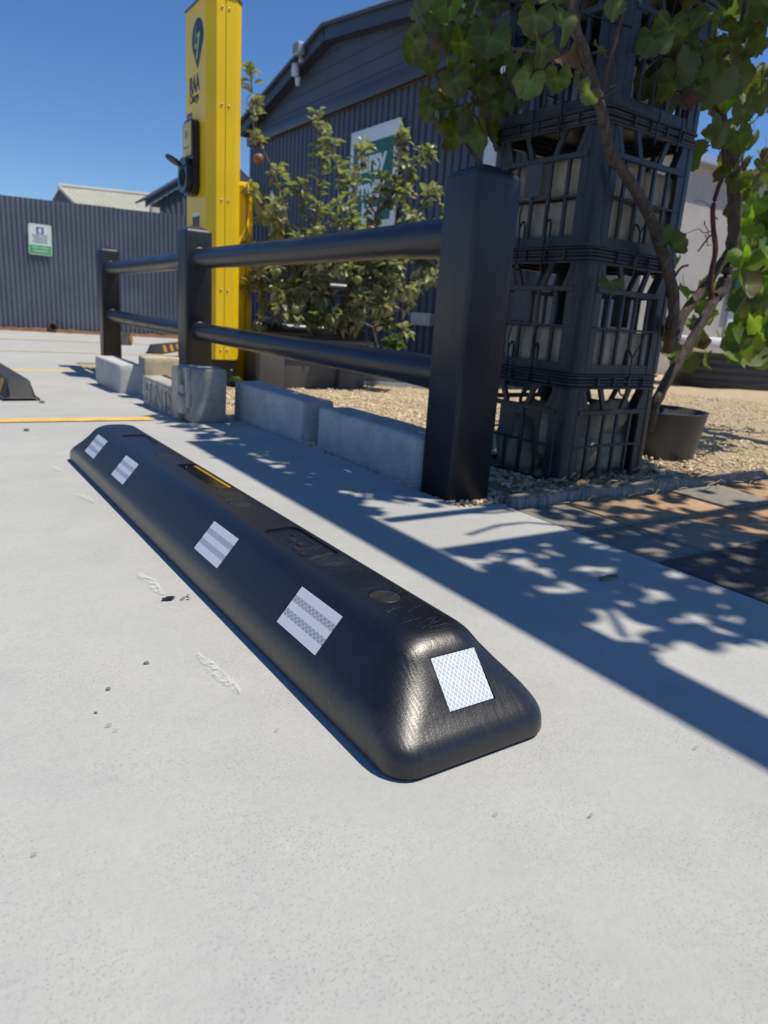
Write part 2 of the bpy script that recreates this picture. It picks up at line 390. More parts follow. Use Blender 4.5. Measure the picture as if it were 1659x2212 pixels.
def interp(x, xs, ys):
    if x <= xs[0]: return ys[0]
    for a, b, c, d in zip(xs, xs[1:], ys, ys[1:]):
        if x <= b: return c+(d-c)*(x-a)/(b-a)
    return ys[-1]
def zg(y): return interp(y, [2.5, 6.5, 10.6], [0, -.12, -.05])      # the yard falls to a drain and rises to the back fence

def mat_chalk():
    m, t, b = _nodes('chalk'); N = NB(t); v = N.coord(); b.inputs['Base Color'].default_value = (.74, .74, .71, 1); b.inputs['Roughness'].default_value = .95
    f = N.math('MULTIPLY', N.ramp(N.noise(v, 420, 4, .7), [(.42, 0), (.60, .75)]), N.ramp(N.noise(v, 45, 4), [(.3, .25), (.6, 1)]))
    N.l(f, b.inputs['Alpha']); MATS['chalk'] = m
mat_chalk()

def mat_chalk_faint():
    m, t, b = _nodes('chalk_faint'); N = NB(t); v = N.coord(); b.inputs['Base Color'].default_value = (.70, .70, .67, 1); b.inputs['Roughness'].default_value = .95
    e = N.n('ShaderNodeAttribute', attribute_name='edge')
    f = N.math('MULTIPLY', N.ramp(N.noise(v, 110, 6, .8), [(.42, .0), (.62, .6)]), N.ramp(e.outputs['Fac'], [(.0, 0), (1.0, 1)]))
    N.l(f, b.inputs['Alpha']); MATS['chalk_faint'] = m
mat_chalk_faint()

def mat_stain():
    m, t, b = _nodes('dry_stain'); N = NB(t); b.inputs['Base Color'].default_value = (.24, .19, .11, 1); b.inputs['Roughness'].default_value = .9
    N.l(N.ramp(N.noise(N.coord(), 300, 3), [(.35, .15), (.65, .6)]), b.inputs['Alpha']); MATS['dry_stain'] = m
mat_stain()

def mat_scuff():
    m, t, b = _nodes('scuff'); N = NB(t); b.inputs['Base Color'].default_value = (.22, .22, .22, 1); b.inputs['Roughness'].default_value = .7
    N.l(N.ramp(N.noise(N.coord(), 500, 3), [(.35, .0), (.7, .55)]), b.inputs['Alpha']); MATS['scuff'] = m
mat_scuff()

# ================================================================== SETTING
def sheet(name, mat, xs, ys, keep, zf, skirt=0):
    bm = bmesh.new(); V = {}
    def vert(i, j):
        if (i, j) not in V: V[(i, j)] = bm.verts.new((xs[i], ys[j], zf(xs[i], ys[j])))
        return V[(i, j)]
    for i in range(len(xs)-1):
        for j in range(len(ys)-1):
            if keep((xs[i]+xs[i+1])/2, (ys[j]+ys[j+1])/2): bm.faces.new((vert(i, j), vert(i+1, j), vert(i+1, j+1), vert(i, j+1)))
    if skirt:
        r = bmesh.ops.extrude_edge_only(bm, edges=[e for e in bm.edges if len(e.link_faces) == 1])
        for v in [g for g in r['geom'] if isinstance(g, bmesh.types.BMVert)]: v.co.z -= skirt
        bmesh.ops.recalc_face_normals(bm, faces=bm.faces)
    return bm_mesh(bm, name, mat, sharp=R(30))
def frange(a, b, n): return [a+(b-a)*i/n for i in range(n+1)]

g = obj('ground', sheet('ground', 'dirt', [-90, 90], [-60, 140], lambda x, y: True, lambda x, y: -.32)); tag(g, kind='structure')

def slab_keep(x, y):
    if y > 7.2: return x < 4.95
    if y > 1.475: return x < 1.235
    return x < 1.375
xs = sorted(set(frange(-14, -1, 8)+frange(-1, 1.235, 10)+[1.375]+frange(1.375, 4.95, 4)))
ys = sorted(set(frange(-7, 1.475, 10)+frange(1.475, 2.5, 3)+frange(2.5, 7.2, 8)+frange(7.2, 11.62, 6)))
slab = obj('concrete_slab', sheet('concrete_slab', 'concrete', xs, ys, slab_keep, lambda x, y: zg(y), skirt=.16)); tag(slab, kind='structure')

# parking bay lines, painted sheets a few millimetres above the slab
def strip(name, a, b, wdt, mat, parent, dz=.004, n=14):
    """painted line with slightly ragged edges"""
    a, b = Vector((*a, 0)), Vector((*b, 0)); d = (b-a); L = d.length; d.normalize(); nrm = Vector((-d.y, d.x, 0)); bm = bmesh.new(); P = []
    for i in range(n+1):
        p = a+d*(L*i/n); k = rng.uniform(.94, 1.06)
        P.append([bm.verts.new((q.x, q.y, zg(q.y)+dz)) for q in (p-nrm*wdt/2*k, p+nrm*wdt/2*k)])
    for q, s in zip(P, P[1:]): bm.faces.new((q[0], s[0], s[1], q[1]))
    return obj(name, bm_mesh(bm, name, mat), parent)
strip('bay_line', (-7, 3.63), (.875, 3.272), .105, 'line_yellow', slab)
strip('bay_line', (-7, 6.75), (1.22, 6.47), .105, 'line_yellow', slab)
strip('bay_line', (-7, 8.5), (3.4, 8.15), .10, 'line_faint', slab)
strip('bay_line', (-7, 9.9), (3.6, 9.7), .10, 'line_faint', slab)

# setting-out chalk marks and small spills on the slab
def chalk_mark(pts, wdt, seed):
    """dragged chalk smudge: a few ragged strokes, two of them heavier along the edges"""
    r = random.Random(seed); bm = bmesh.new(); (x0, y0), (x1, y1) = pts
    def stroke(path, w):
        P = []
        for i, p in enumerate(path):
            t = i/(len(path)-1); ww = w*(.3+.7*math.sin(math.pi*min(.97, max(.03, t))))*r.uniform(.6, 1.25)
            P.append([bm.verts.new((p[0]+s*ww, p[1], .0035+r.uniform(0, .0004))) for s in (-.5, .5)])
        for q, s in zip(P, P[1:]): bm.faces.new((q[0], q[1], s[1], s[0]))
    ed = bm.verts.layers.float.new('edge')
    def at(t, o): return (x0+(x1-x0)*t+o*.0115*math.sin(math.pi*(.08+.84*t))*(1+.7*mnoise.noise(Vector((t*5, o*1.5, seed*3.7))))+.006*mnoise.noise(Vector((t*3, 0, seed*2.3))), y0+(y1-y0)*t)
    rows = []
    for i in range(15):
        t = i/14; row = []
        for o in (-1, -.5, 0, .5, 1):
            x, y = at(t, o); v = bm.verts.new((x, y, .0032)); v[ed] = 0 if abs(o) == 1 or i in (0, 14) else 1; row.append(v)
        rows.append(row)
    for q, s in zip(rows, rows[1:]):
        for k in range(4): bm.faces.new((q[k], q[k+1], s[k+1], s[k])).material_index = 1
    n0 = len(bm.faces)
    for o, t0, t1, w_ in ((.55, .08, .40, .0024), (.35, .66, .98, .0026)):
        stroke([(at(t, o)[0]+.0014*mnoise.noise(Vector((t*14, o, seed))), at(t, o)[1]) for t in frange(t0, t1, 18)], w_)
    me = bm_mesh(bm, 'chalk_mark', 'chalk'); me.materials.append(MATS['chalk_faint']); return me
for i, p in enumerate([((.312, .94), (.322, .80)), ((.318, 1.30), (.331, 1.17)), ((.325, 1.92), (.338, 1.82)), ((.312, 2.26), (.322, 2.19))]):
    tag(obj('chalk_mark', chalk_mark(p, .03, i+3), slab), kind='stuff')
def blob(name, x, y, rx, ry, mat, seed, z=.0038, parent=None, h=.0):
    r = random.Random(seed); n = 18; bm = bmesh.new(); c = bm.verts.new((x, y, z+h)); ring = []
    for k in range(n):
        t = 2*math.pi*k/n; q = r.uniform(.7, 1.25); ring.append(bm.verts.new((x+rx*q*math.cos(t), y+ry*q*math.sin(t), z)))
    for k in range(n): bm.faces.new((c, ring[k], ring[(k+1) % n]))
    return obj(name, bm_mesh(bm, name, mat, smooth=True), parent)
blob('tar_spot', .331, 1.152, .011, .0075, 'tar', 5, parent=slab, h=.002)
for i, (x, y, s) in enumerate([(.155, .80, .005), (.160, .785, .004), (.05, .615, .004), (.47, .455, .0045), (.56, .405, .004), (.33, .70, .0035), (.78, .43, .004), (.92, .33, .005), (.02, 1.3, .006)]): blob('stain', x, y, s*.9, s*.5, 'dry_stain', i+40, parent=slab)
for i, (x, y) in enumerate([(.357, 1.147), (.365, 1.153), (.351, 1.143), (.362, 1.140)]): blob('tea_stain', x, y, .003, .003, 'dry_leaf', i+9, parent=slab)
for i, (x, y, s) in enumerate([(.237, .939, .0032), (.174, .889, .0030), (.148, .838, .0020), (-.1, 1.9, .005), (.1, 2.6, .006), (.33, 3.0, .01), (.2, 3.75, .012), (.52, 4.0, .012)]):
    bm = bmesh.new(); bmesh.ops.create_icosphere(bm, subdivisions=2, radius=1)
    for v in bm.verts: v.co *= 1+.35*mnoise.noise(v.co*1.4+Vector((i*3, 0, 0)))
    bmesh.ops.scale(bm, vec=(s*1.3, s, s*.6), verts=bm.verts)
    where = ['on the pale slab left of the wheel stop', 'on the slab, second from the tar spot', 'smallest near the left edge of the slab', 'on the slab at the far left', 'by the left edge behind the stop', 'near the yellow line', 'beyond the yellow line', 'before the far rubber stop'][i]
    tag(obj('pebble', bm_mesh(bm, 'pebble', 'pebble_dark', smooth=True), None, (x, y, zg(y)+s*.5), (0, 0, i)), 'small grey pebble lying '+where, 'pebble', 'loose pebbles on the slab')

# gravel garden between slab and shed
def gz(x, y):
    return zg(y)-.012+.018*mnoise.noise(Vector((x*1.7, y*1.7, 0)))+.008*mnoise.noise(Vector((x*9, y*9, 3)))+(.022 if 1.5 < x < 2.5 and 1.5 < y < 2.0 else 0)
gx = sorted(set(frange(1.2, 3, 36)+frange(3, 12, 30))); gy = sorted(set(frange(1.44, 3, 30)+frange(3, 7.3, 36)))
gravel = obj('gravel_bed', sheet('gravel_bed', 'gravel_base', gx, gy, lambda x, y: not (x < 1.235 and y > 7.2), gz)); tag(gravel, kind='structure')
def stones(name, spots, mat, seed):
    r = random.Random(seed); V, F, T = [], [], []
    base = [(-1, -.8, -.5), (1, -.9, -.5), (.9, 1, -.5), (-.95, .85, -.5), (-.6, -.55, .5), (.65, -.5, .55), (.5, .6, .5), (-.55, .6, .45)]
    fc = [(0, 3, 2, 1), (4, 5, 6, 7), (0, 1, 5, 4), (1, 2, 6, 5), (2, 3, 7, 6), (3, 0, 4, 7)]
    for (x, y, z, s) in spots:
        e = Euler((r.uniform(-.6, .6), r.uniform(-.6, .6), r.uniform(0, 6.3))).to_matrix(); k = len(V); sx, sy, sz = s*r.uniform(.7, 1.4), s*r.uniform(.5, 1), s*r.uniform(.4, .8); t = r.random()
        for q in base: V.append(e @ Vector((q[0]*sx*r.uniform(.8, 1.2), q[1]*sy*r.uniform(.8, 1.2), q[2]*sz))+Vector((x, y, z))); T.append(t)
        F += [tuple(k+i for i in f) for f in fc]
    me = bpy.data.meshes.new(name); me.from_pydata(V, [], F); a = me.attributes.new('tone', 'FLOAT', 'POINT'); a.data.foreach_set('value', T)
    me.materials.append(MATS[mat]); return me
r_ = random.Random(3); sp = []
for _ in range(9000):
    x = 1.245+2.1*r_.random()**1.6; y = r_.uniform(1.47, 3.4); sp.append((x, y, gz(x, y)+.004, r_.uniform(.004, .009)))
for _ in range(9000):
    x = r_.uniform(1.9, 6.5); y = r_.uniform(1.47, 4.6); sp.append((x, y, gz(x, y)+.005, r_.uniform(.005, .0105)))
for _ in range(4200):
    x = r_.uniform(1.25, 4.5); y = r_.uniform(3.2, 6.9); sp.append((x, y, gz(x, y)+.006, r_.uniform(.006, .012)))
st = obj('gravel_stones', stones('gravel_stones', sp, 'gravel', 5)); tag(st, 'cream crushed gravel covering the garden strip', 'gravel', kind='stuff')

# clay and concrete pavers, each its own piece on a sand bed
path = obj('paved_path', sheet('paved_path', 'sand_joint', [1.374, 1.6, 4.6], [-2.2, 0, 1.45], lambda x, y: True, lambda x, y: -.022)); tag(path, kind='structure')
pm = {}
def paver_me(wd, ht, mi, k):
    key = (round(wd, 3), round(ht, 3), mi, k)
    if key not in pm:
        bm = bmesh.new(); bm_box(bm, (-wd/2, -ht/2, -.05), (wd/2, ht/2, 0), .005, 2)
        pm[key] = bm_mesh(bm, 'paver', 'paver_%d' % mi, sharp=R(40))
    return pm[key]
pcol = {(0, 0): 2, (1, 0): 1, (2, 0): 0, (3, 0): 2, (4, 0): 0, (0, 1): 2, (1, 1): 4, (2, 1): 0, (3, 1): 0, (0, 2): 3, (1, 2): 3, (2, 2): 3, (3, 2): 4, (0, 3): 3, (1, 3): 2, (2, 3): 3}
rp = random.Random(21)
for j in range(14):
    for i in range(12):
        x0 = 1.58+(i-1)*.2475 if i else 1.382; x1 = 1.58+i*.2475; y1 = 1.41-j*.235+.235*0
        wd, ht = x1-x0-.006, .235-.006
        mi = pcol.get((i, j), rp.choice([0, 1, 2, 3, 4, 3]))
        o = obj('paver', paver_me(wd, ht, mi, 0), path, ((x0+x1)/2, y1-.1175, rp.uniform(-.004, .003)), (rp.uniform(-.006, .006), rp.uniform(-.006, .006), rp.uniform(-.006, .006)))

# weathered timber edging between gravel and pavers
bm = bmesh.new(); n = 40
for i in range(n+1):
    x = 1.40+1.33*i/n
    yy = 1.452+.012*mnoise.noise(Vector((x*3, 0, 0))); t = .03+.006*mnoise.noise(Vector((x*7, 5, 0))); hh = .024+.010*mnoise.noise(Vector((x*5, 9, 0)))-(.02 if i == n else 0)
    ring = [bm.verts.new(q) for q in ((x, yy-t*.4, -.04), (x, yy-t*.5, hh*.7), (x, yy-t*.2, hh), (x, yy+t*.5, hh+.002), (x, yy+t, hh*.6), (x, yy+t, -.04))]
    if i:
        for k in range(5): bm.faces.new((prev[k], ring[k], ring[k+1], prev[k+1]))
    else: bm.faces.new(ring)
    prev = ring
bm.faces.new(prev[::-1]); bmesh.ops.recalc_face_normals(bm, faces=bm.faces)
tag(obj('timber_edging', bm_mesh(bm, 'timber_edging', 'timber_grey', smooth=True)), 'weathered grey timber edging between the gravel and the pavers', 'edging')
# leaf litter and dry grass caught along the edging
r2 = random.Random(8); bm = bmesh.new()
for _ in range(150):
    x = r2.uniform(1.42, 2.6); y = 1.44+abs(r2.gauss(0, .045))*r2.choice([-1, 1, 1]); a = r2.uniform(-.6, .6); L = r2.uniform(.02, .07); z = .008 if y < 1.43 else gz(x, y)+.03
    p0 = Vector((x, y, z)); p1 = p0+Vector((math.cos(a)*L, math.sin(a)*L, r2.uniform(0, .012))); bm_tube(bm, [p0, (p0+p1)/2+Vector((0, 0, r2.uniform(0, .012))), p1], r2.uniform(.0008, .0019), 4)
tag(obj('dry_grass', bm_mesh(bm, 'dry_grass', 'straw')), 'dry grass stalks and twigs caught along the timber edging', 'litter', kind='stuff')
r2 = random.Random(18); bm = bmesh.new()
for _ in range(120):
    x = r2.uniform(1.42, 2.5) if r2.random() < .8 else r2.uniform(1.4, 2.1); y = 1.47+abs(r2.gauss(0, .08)); z = gz(x, y)+.016; s = r2.uniform(.008, .02); e = Euler((r2.uniform(-.7, .7), r2.uniform(-.7, .7), r2.uniform(0, 6))).to_matrix()
    vs = [bm.verts.new(Vector((x, y, z))+e @ Vector(q)*s) for q in ((-1, 0, .1), (-.3, -.5, 0), (.5, -.4, .1), (1.1, 0, .35), (.4, .45, .1), (-.4, .45, 0))]; bm.faces.new(vs)
tag(obj('leaf_litter', bm_mesh(bm, 'leaf_litter', 'dry_leaf')), 'crumbled brown leaves on the gravel below the crate stack', 'litter', kind='stuff')
bm = bmesh.new(); bm_tube(bm, smooth_path([(1.15, .905, .004), (1.165, .90, .009), (1.19, .90, .007), (1.205, .907, .004)], 3), [.0035]*9+[.001], 6)
tag(obj('dry_pod', bm_mesh(bm, 'dry_pod', 'twig', smooth=True)), 'small curled brown leaf stalk on the shaded slab', 'leaf litter')

# ================================================================== MAIN WHEEL STOP
def rounded_rect(hx, hy, rad, seg=7):
    P = []
    for cx_, cy_, a0 in ((hx-rad, hy-rad, 0), (-hx+rad, hy-rad, 90), (-hx+rad, -hy+rad, 180), (hx-rad, -hy+rad, 270)):
        for k in range(seg+1):
            a = R(a0+90*k/seg); P.append((cx_+rad*math.cos(a), cy_+rad*math.sin(a)))
    return P
def bool_cut(me, cutters):
    """cut shallow pockets into a mesh, then drop the cutter"""
    o = bpy.data.objects.new('tmp', me); COL.objects.link(o); made = []
    for c in cutters:
        k = bpy.data.objects.new('cut', c); COL.objects.link(k); made.append(k)
        md = o.modifiers.new('b', 'BOOLEAN'); md.operation = 'DIFFERENCE'; md.object = k; md.solver = 'EXACT'
    dg = bpy.context.evaluated_depsgraph_get(); out = bpy.data.meshes.new_from_object(o.evaluated_get(dg))
    for k in made: bpy.data.objects.remove(k)
    bpy.data.objects.remove(o); return out
SL, SW, ZT = 1.845, .244, .1238
stop = thing('wheel_stop', 'long black plastic wheel stop with white reflective patches, nearest the camera', 'wheel stop', (.508, 1.462, .0), R(.75))
HX, HY = SW/2, SL/2
# (inset at the sides, inset at the ends, z): undercut foot, rounded shoulder, flat slope, rounded crown
prof = [(.004, .004, .0006), (.0035, .0035, .0035), (.0006, .0006, .0050), (0, 0, .0075), (.0003, .0004, .015), (.0007, .0016, .022), (.0012, .0045, .028), (.0020, .0092, .034), (.0034, .0150, .039), (.0056, .0212, .044), (.0086, .0268, .049), (.0124, .0322, .054),
        (.0170, .0388, .060), (.0252, .0488, .070), (.0334, .0582, .080), (.0416, .0676, .090), (.0498, .0770, .100), (.0549, .0828, .106), (.0600, .0885, .111), (.0650, .0940, .115), (.0705, .0995, .1185), (.0760, .1050, .1210), (.0815, .1105, .1228), (.0870, .1160, ZT)]
bm = bmesh.new(); rings = []
for i, (ix, iy, z) in enumerate(prof):
    rad = .036 if z < .03 else (.036+.020*min(1, (z-.03)/.04) if z < .09 else max(.034, .056-.7*(z-.09)))
    rings.append([bm.verts.new((x, y, z)) for x, y in rounded_rect(HX-ix, HY-iy, rad)])
nn = len(rings[0])
for q, s in zip(rings, rings[1:]):
    for k in range(nn): bm.faces.new((q[k], q[(k+1) % nn], s[(k+1) % nn], s[k]))
bm.faces.new(rings[0][::-1])
# crown: strips across so the flat top stays a clean surface
bm.faces.new(rings[-1])
body = bm_mesh(bm, 'body', 'stop_plastic')
def cutter(pts2, z0, z1, mtx=None):
    b = bmesh.new(); poly_prism(b, pts2, z0, z1); bmesh.ops.recalc_face_normals(b, faces=b.faces)
    if mtx is not None: b.transform(mtx)
    return bm_mesh(b, 'c')
def circ(x, y, r, n=28): return [(x+r*math.cos(2*math.pi*k/n), y+r*math.sin(2*math.pi*k/n)) for k in range(n)]
def rr(x0, y0, x1, y1, rad, seg=4): return [(x+(x0+x1)/2, y+(y0+y1)/2) for x, y in rounded_rect((x1-x0)/2, (y1-y0)/2, rad, seg)]
caps_y = [.765-1.462, 1.285-1.462, 1.782-1.462, 2.232-1.462]
cuts = [cutter(rr(-.030, .943-1.462, .036, 1.108-1.462, .016), ZT-.0040, .14), cutter(rr(-.032, 1.935-1.462, .032, 2.08-1.462, .012), ZT-.0032, .14),
        cutter(rr(-.004, 1.413-1.462, .044, 1.665-1.462, .004), ZT-.009, .14)] + [cutter(circ(.003, y, .0235), ZT-.0028, .14) for y in caps_y]
# sloping side faces carry the reflective patches
slope = math.atan2(.040, .0328)      # side slope angle
def side_mtx(yc, sgn=-1):
    nrm = Vector((sgn*math.sin(slope), 0, math.cos(slope))); up = Vector((-sgn*math.cos(slope), 0, math.sin(slope))); al = nrm.cross(up)*-1
    c = Vector((sgn*(HX-.0355), yc, .0826)); al = up.cross(nrm)
    m = Matrix((al, up, nrm)).transposed().to_4x4(); m.translation = c; return m
ref_y = [.822-1.462, 1.184-1.462, 1.825-1.462, 2.146-1.462]
es = math.atan2(.0402, .0378)
def end_mtx(sgn=-1):
    nrm = Vector((0, sgn*math.sin(es), math.cos(es))); up = Vector((0, -sgn*math.cos(es), math.sin(es))); al = up.cross(nrm)
    m = Matrix((al, up, nrm)).transposed().to_4x4(); m.translation = Vector((.010, sgn*(HY-.0560), .0777)); return m
for y in ref_y: cuts.append(cutter([(-.061, -.033), (.061, -.033), (.061, .033), (-.061, .033)], -.0022, .03, side_mtx(y)))
cuts.append(cutter([(-.036, -.0345), (.036, -.0345), (.036, .0345), (-.036, .0345)], -.0026, .03, end_mtx()))
body = bool_cut(body, cuts)
bm = bmesh.new(); bm.from_mesh(body); bmesh.ops.triangulate(bm, faces=[f for f in bm.faces if len(f.verts) > 4]); body = bm_mesh(bm, 'body', sharp=R(32))
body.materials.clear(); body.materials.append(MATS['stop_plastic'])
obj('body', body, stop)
def patch(name, wd, ht, mat, mtx, dz):
    bm = bmesh.new(); uvl = bm.loops.layers.uv.new('UVMap'); vs = [bm.verts.new((x*wd/2, y*ht/2, 0)) for x, y in ((-1, -1), (1, -1), (1, 1), (-1, 1))]
    vb = [bm.verts.new((v.co.x, v.co.y, -.0012)) for v in vs]; f = bm.faces.new(vs)
    for k in range(4): bm.faces.new((vb[k], vb[(k+1) % 4], vs[(k+1) % 4], vs[k]))
    for fc in bm.faces:
        for l in fc.loops: l[uvl].uv = (l.vert.co.x/wd+.5, l.vert.co.y/ht+.5)
    m = mtx.copy(); m.translation = m.translation+m.to_3x3() @ Vector((0, 0, dz)); bm.transform(m); return obj(name, bm_mesh(bm, name, mat), stop)
for y in ref_y: patch('reflector', .119, .063, 'reflect_side', side_mtx(y), -.0008)
patch('reflector', .069, .0665, 'reflect_end', end_mtx(), -.0010)['label'] = 'white diamond-pattern reflector on the near end'
for y in caps_y:
    obj('bolt_cap', lathe_me('bolt_cap', [(.0226, -.004), (.0226, .0012), (.0215, .0022), (.0195, .0016), (.0005, .0010)], 'cap_plastic', 30), stop, (.003, y, ZT-.0022))
blob('worn_patch', .004, 1.353-1.462, .021, .019, 'cap_plastic', 4, z=ZT+.0004, parent=stop)
o = obj('reflector_strip', prism_me('reflector_strip', rr(-.003, 1.418-1.462, .042, 1.66-1.462, .003), ZT-.0095, ZT-.0045, 'gloss_black'), stop)
obj('gold_strip', prism_me('gold_strip', rr(.0335, 1.426-1.462, .0405, 1.652-1.462, .002), ZT-.0045, ZT-.0030, 'gold_strip'), o)
for y in (1.43, 1.645): obj('rivet', lathe_me('rivet', [(.006, 0), (.006, .002), (.003, .003), (.0004, .003)], 'gloss_black', 12), o, (.012, y-1.462, ZT-.0045))
# scuffs dragged across the crown by undercarriages
rs = random.Random(12); bm = bmesh.new()
for yc, sp_y, cnt in ((.925, .022, 46), (1.335, .02, 26), (.70, .05, 22), (1.75, .06, 14)):
    for _ in range(cnt):
        xa = rs.uniform(-.033, .010); xb = min(.034, xa+rs.uniform(.008, .045)); ya = yc-1.462+rs.gauss(0, sp_y); yb = ya+rs.gauss(.006, .006); wd = rs.uniform(.0003, .0011)
        vs = [bm.verts.new((x, y, ZT+.0004)) for x, y in ((xa, ya-wd*.3), (xb, yb-wd/2), (xb, yb+wd/2), (xa, ya+wd*.3))]; bm.faces.new(vs)
tag(obj('scuff_marks', bm_mesh(bm, 'scuff_marks', 'scuff'), stop), kind='stuff')
# raised moulded lettering in the recessed panel, too worn to read
for txt, sz, x, y in (('ııı Iıl', .026, .000, 1.035), ('IıI  ıIıı', .020, -.016, .99), ('ı ıııı ıı ıı ı ıı', .008, .022, 1.03), ('ıııı ııı', .009, .012, 1.07)):
    me = text_me(txt, sz, 'stop_plastic', .0009); obj('moulded_lettering', me, stop, (x, y-1.462, ZT-.0034), (0, 0, R(90)))

# ================================================================== far rubber wheel stops
def rubber_stop(label, loc, rz, L=1.9):
    t = thing('rubber_wheel_stop', label, 'wheel stop', loc, rz, 'black and yellow rubber wheel stops in the far bays')
    bm = bmesh.new(); sec = [(-.085, 0), (-.088, .012), (-.076, .016), (-.052, .098), (-.045, .105), (.045, .105), (.052, .098), (.076, .016), (.088, .012), (.085, 0)]
    rows = []
    for y, k in ((0, 0), (.010, .12), (.055, 1), (L-.055, 1), (L-.01, .12), (L, 0)):
        rows.append([bm.verts.new((x, y, z if z < .013 else .012+(z-.012)*k)) for x, z in sec])
    for q, s in zip(rows, rows[1:]):
        for a in range(len(sec)-1): bm.faces.new((q[a], q[a+1], s[a+1], s[a]))
    bmesh.ops.recalc_face_normals(bm, faces=bm.faces)
    obj('body', bm_mesh(bm, 'body', 'rubber', sharp=R(25)), t)
    nrm = math.atan2(.082, .024)
    for k in range(8):
        y = .16+k*.22
        if y+.09 > L-.06: break
        for s in (-1, 1):
            bm = bmesh.new(); vs = [bm.verts.new((s*(.0775-.024*f/.082*.082+.0 if False else .0775-.024*f), yy, .019+.075*f)) for yy, f in ((y, 0), (y+.10, 0), (y+.10, 1), (y, 1))]
            ex = [bm.verts.new(v.co+Vector((s*.0022, 0, .0008))) for v in vs]; bm.faces.new(ex)
            for q in range(4): bm.faces.new((vs[q], vs[(q+1) % 4], ex[(q+1) % 4], ex[q]))
            obj('yellow_stripe', bm_mesh(bm, 'yellow_stripe', 'rubber_yellow'), t)
    return t
rubber_stop('black rubber stop with yellow stripes, cut by the left edge of the photo', (.438, 4.10, zg(4.1)), R(2.5))
rubber_stop('black rubber stop with yellow stripes between the two far fence posts', (2.24, 8.28, zg(8.3)), R(-36), 1.7)
rubber_stop('small far rubber stop just right of the farthest black post', (2.20, 9.42, zg(9.4)), R(-15), 1.4)

# ================================================================== post and rail fence
def fence_post_me(side, H, name='post'):
    bm = bmesh.new(); h = side/2; prof = [(0, 0), (0, H-.045), (.002, H-.036), (.007, H-.029), (.016, H-.023), (.04, H-.012), (.062, H-.004)]
    rings = [[bm.verts.new((x, y, z)) for x, y in rounded_rect(h-i, h-i, max(.004, .013-i*.12), 4)] for i, z in prof]; m = len(rings[0])
    for q, s in zip(rings, rings[1:]):
        for k in range(m): bm.faces.new((q[k], q[(k+1) % m], s[(k+1) % m], s[k]))
    bm.faces.new(rings[-1]); bm.faces.new(rings[0][::-1]); return bm_mesh(bm, name, 'post_plastic', sharp=R(45))
def rail(name, a, b, r, parent, n=28):
    a, b = Vector(a), Vector(b); k = 24; bm = bmesh.new(); d = b-a
    bm_tube(bm, [a+d*(i/k)+Vector((0, 0, -.004*math.sin(math.pi*i/k))) for i in range(k+1)], r, n)
    bmesh.ops.recalc_face_normals(bm, faces=bm.faces); return obj(name, bm_mesh(bm, name, 'rail_plastic', sharp=R(60)), parent)
fence = thing('rail_fence', 'black plastic post and rail fence along the slab edge, two rails high', 'fence')
posts = [(1.322, 1.617, 0.0), (1.341, 4.07, zg(4.07)), (1.434, 6.62, zg(6.62))]
for x, y, z in posts:
    H = .908-z+.06; obj('post', fence_post_me(.150, H), fence, (x, y, z-.06), (0, 0, R(-.5)))
for (x0, y0, _), (x1, y1, _) in zip(posts, posts[1:]):
    for zz, r in ((.732, .0515), (.347, .0475)):
        rail('rail', (x0+.004, y0+.04, zz), (x1+.004, y1-.04, zz), r, fence)
for zz, r in ((.732, .0515), (.347, .0475)):      # joint sleeves on the near panel
    rail('sleeve', (1.330, 1.62, zz), (1.3345, 1.965, zz-.001), r+.0028, fence)
for (x, y, _) in posts[1:]:
    for zz, r in ((.732, .0515), (.347, .0475)):
        o = obj('collar', lathe_me('collar', [(r-.002, 0), (r+.007, 0), (r+.007, .006), (r+.002, .010), (r-.002, .010)], 'rail_plastic', 28, False), fence, (x+.003, y-.0755, zz), (R(90), 0, 0))
fence2 = thing('rail_fence', 'black post and rail fence at the back of the garden behind the fruit tree', 'fence')
p2s = [(3.30, 5.62, zg(5.6)), (2.25, 7.05, zg(7.05))]
for x, y, z in p2s: obj('post', fence_post_me(.14, .90-z+.05), fence2, (x, y, z-.05), (0, 0, R(20)))
for zz in (.70, .34): rail('rail', (3.30, 5.62, zz), (2.25, 7.05, zz-.02), .05, fence2)
for zz in (.70, .34): rail('rail', (3.28, 5.64, zz), (2.4, 5.75, zz), .05, fence2)

# ================================================================== concrete blocks along the bed
tag(rough_block('concrete_block', (1.27, 1.72, -.03), (1.415, 2.415, .150), 'block_concrete', bevel=.016, seed=1), 'grey concrete block nearest the tall black post', 'concrete block', 'concrete blocks edging the gravel')
tag(rough_block('concrete_block', (1.248, 2.50, -.03), (1.39, 3.225, .158), 'block_concrete', bevel=.012, seed=2), 'grey concrete block second from the tall black post', 'concrete block', 'concrete blocks edging the gravel')
tag(rough_block('concrete_block', (1.02, 4.50, zg(4.6)-.01), (1.165, 5.20, .112), 'block_concrete', bevel=.014, seed=3), 'pale concrete block in front of the farthest fence post', 'concrete block', 'concrete blocks edging the gravel')
tag(rough_block('concrete_block', (1.36, 5.25, zg(5.3)-.02), (2.05, 5.42, .105), 'block_sand', bevel=.014, seed=4), 'sandy sunlit block lying behind the lettered block', 'concrete block', 'concrete blocks edging the gravel')
lb = thing('lettered_block', 'weathered cast concrete block with moulded letters and a stepped square end', 'concrete block', (0, 0, 0))
rough_block('body', (1.0, 3.28, -.045), (1.13, 3.90, .112), 'block_old', lb, bevel=.008, amp=.005, seed=5)
rough_block('end_pier', (1.0, 3.095, -.02), (1.165, 3.30, .222), 'block_old', lb, bevel=.010, amp=.004, seed=6)
rough_block('rib', (.972, 3.20, -.02), (1.003, 3.292, .218), 'block_old', lb, bevel=.010, amp=.004, seed=7)
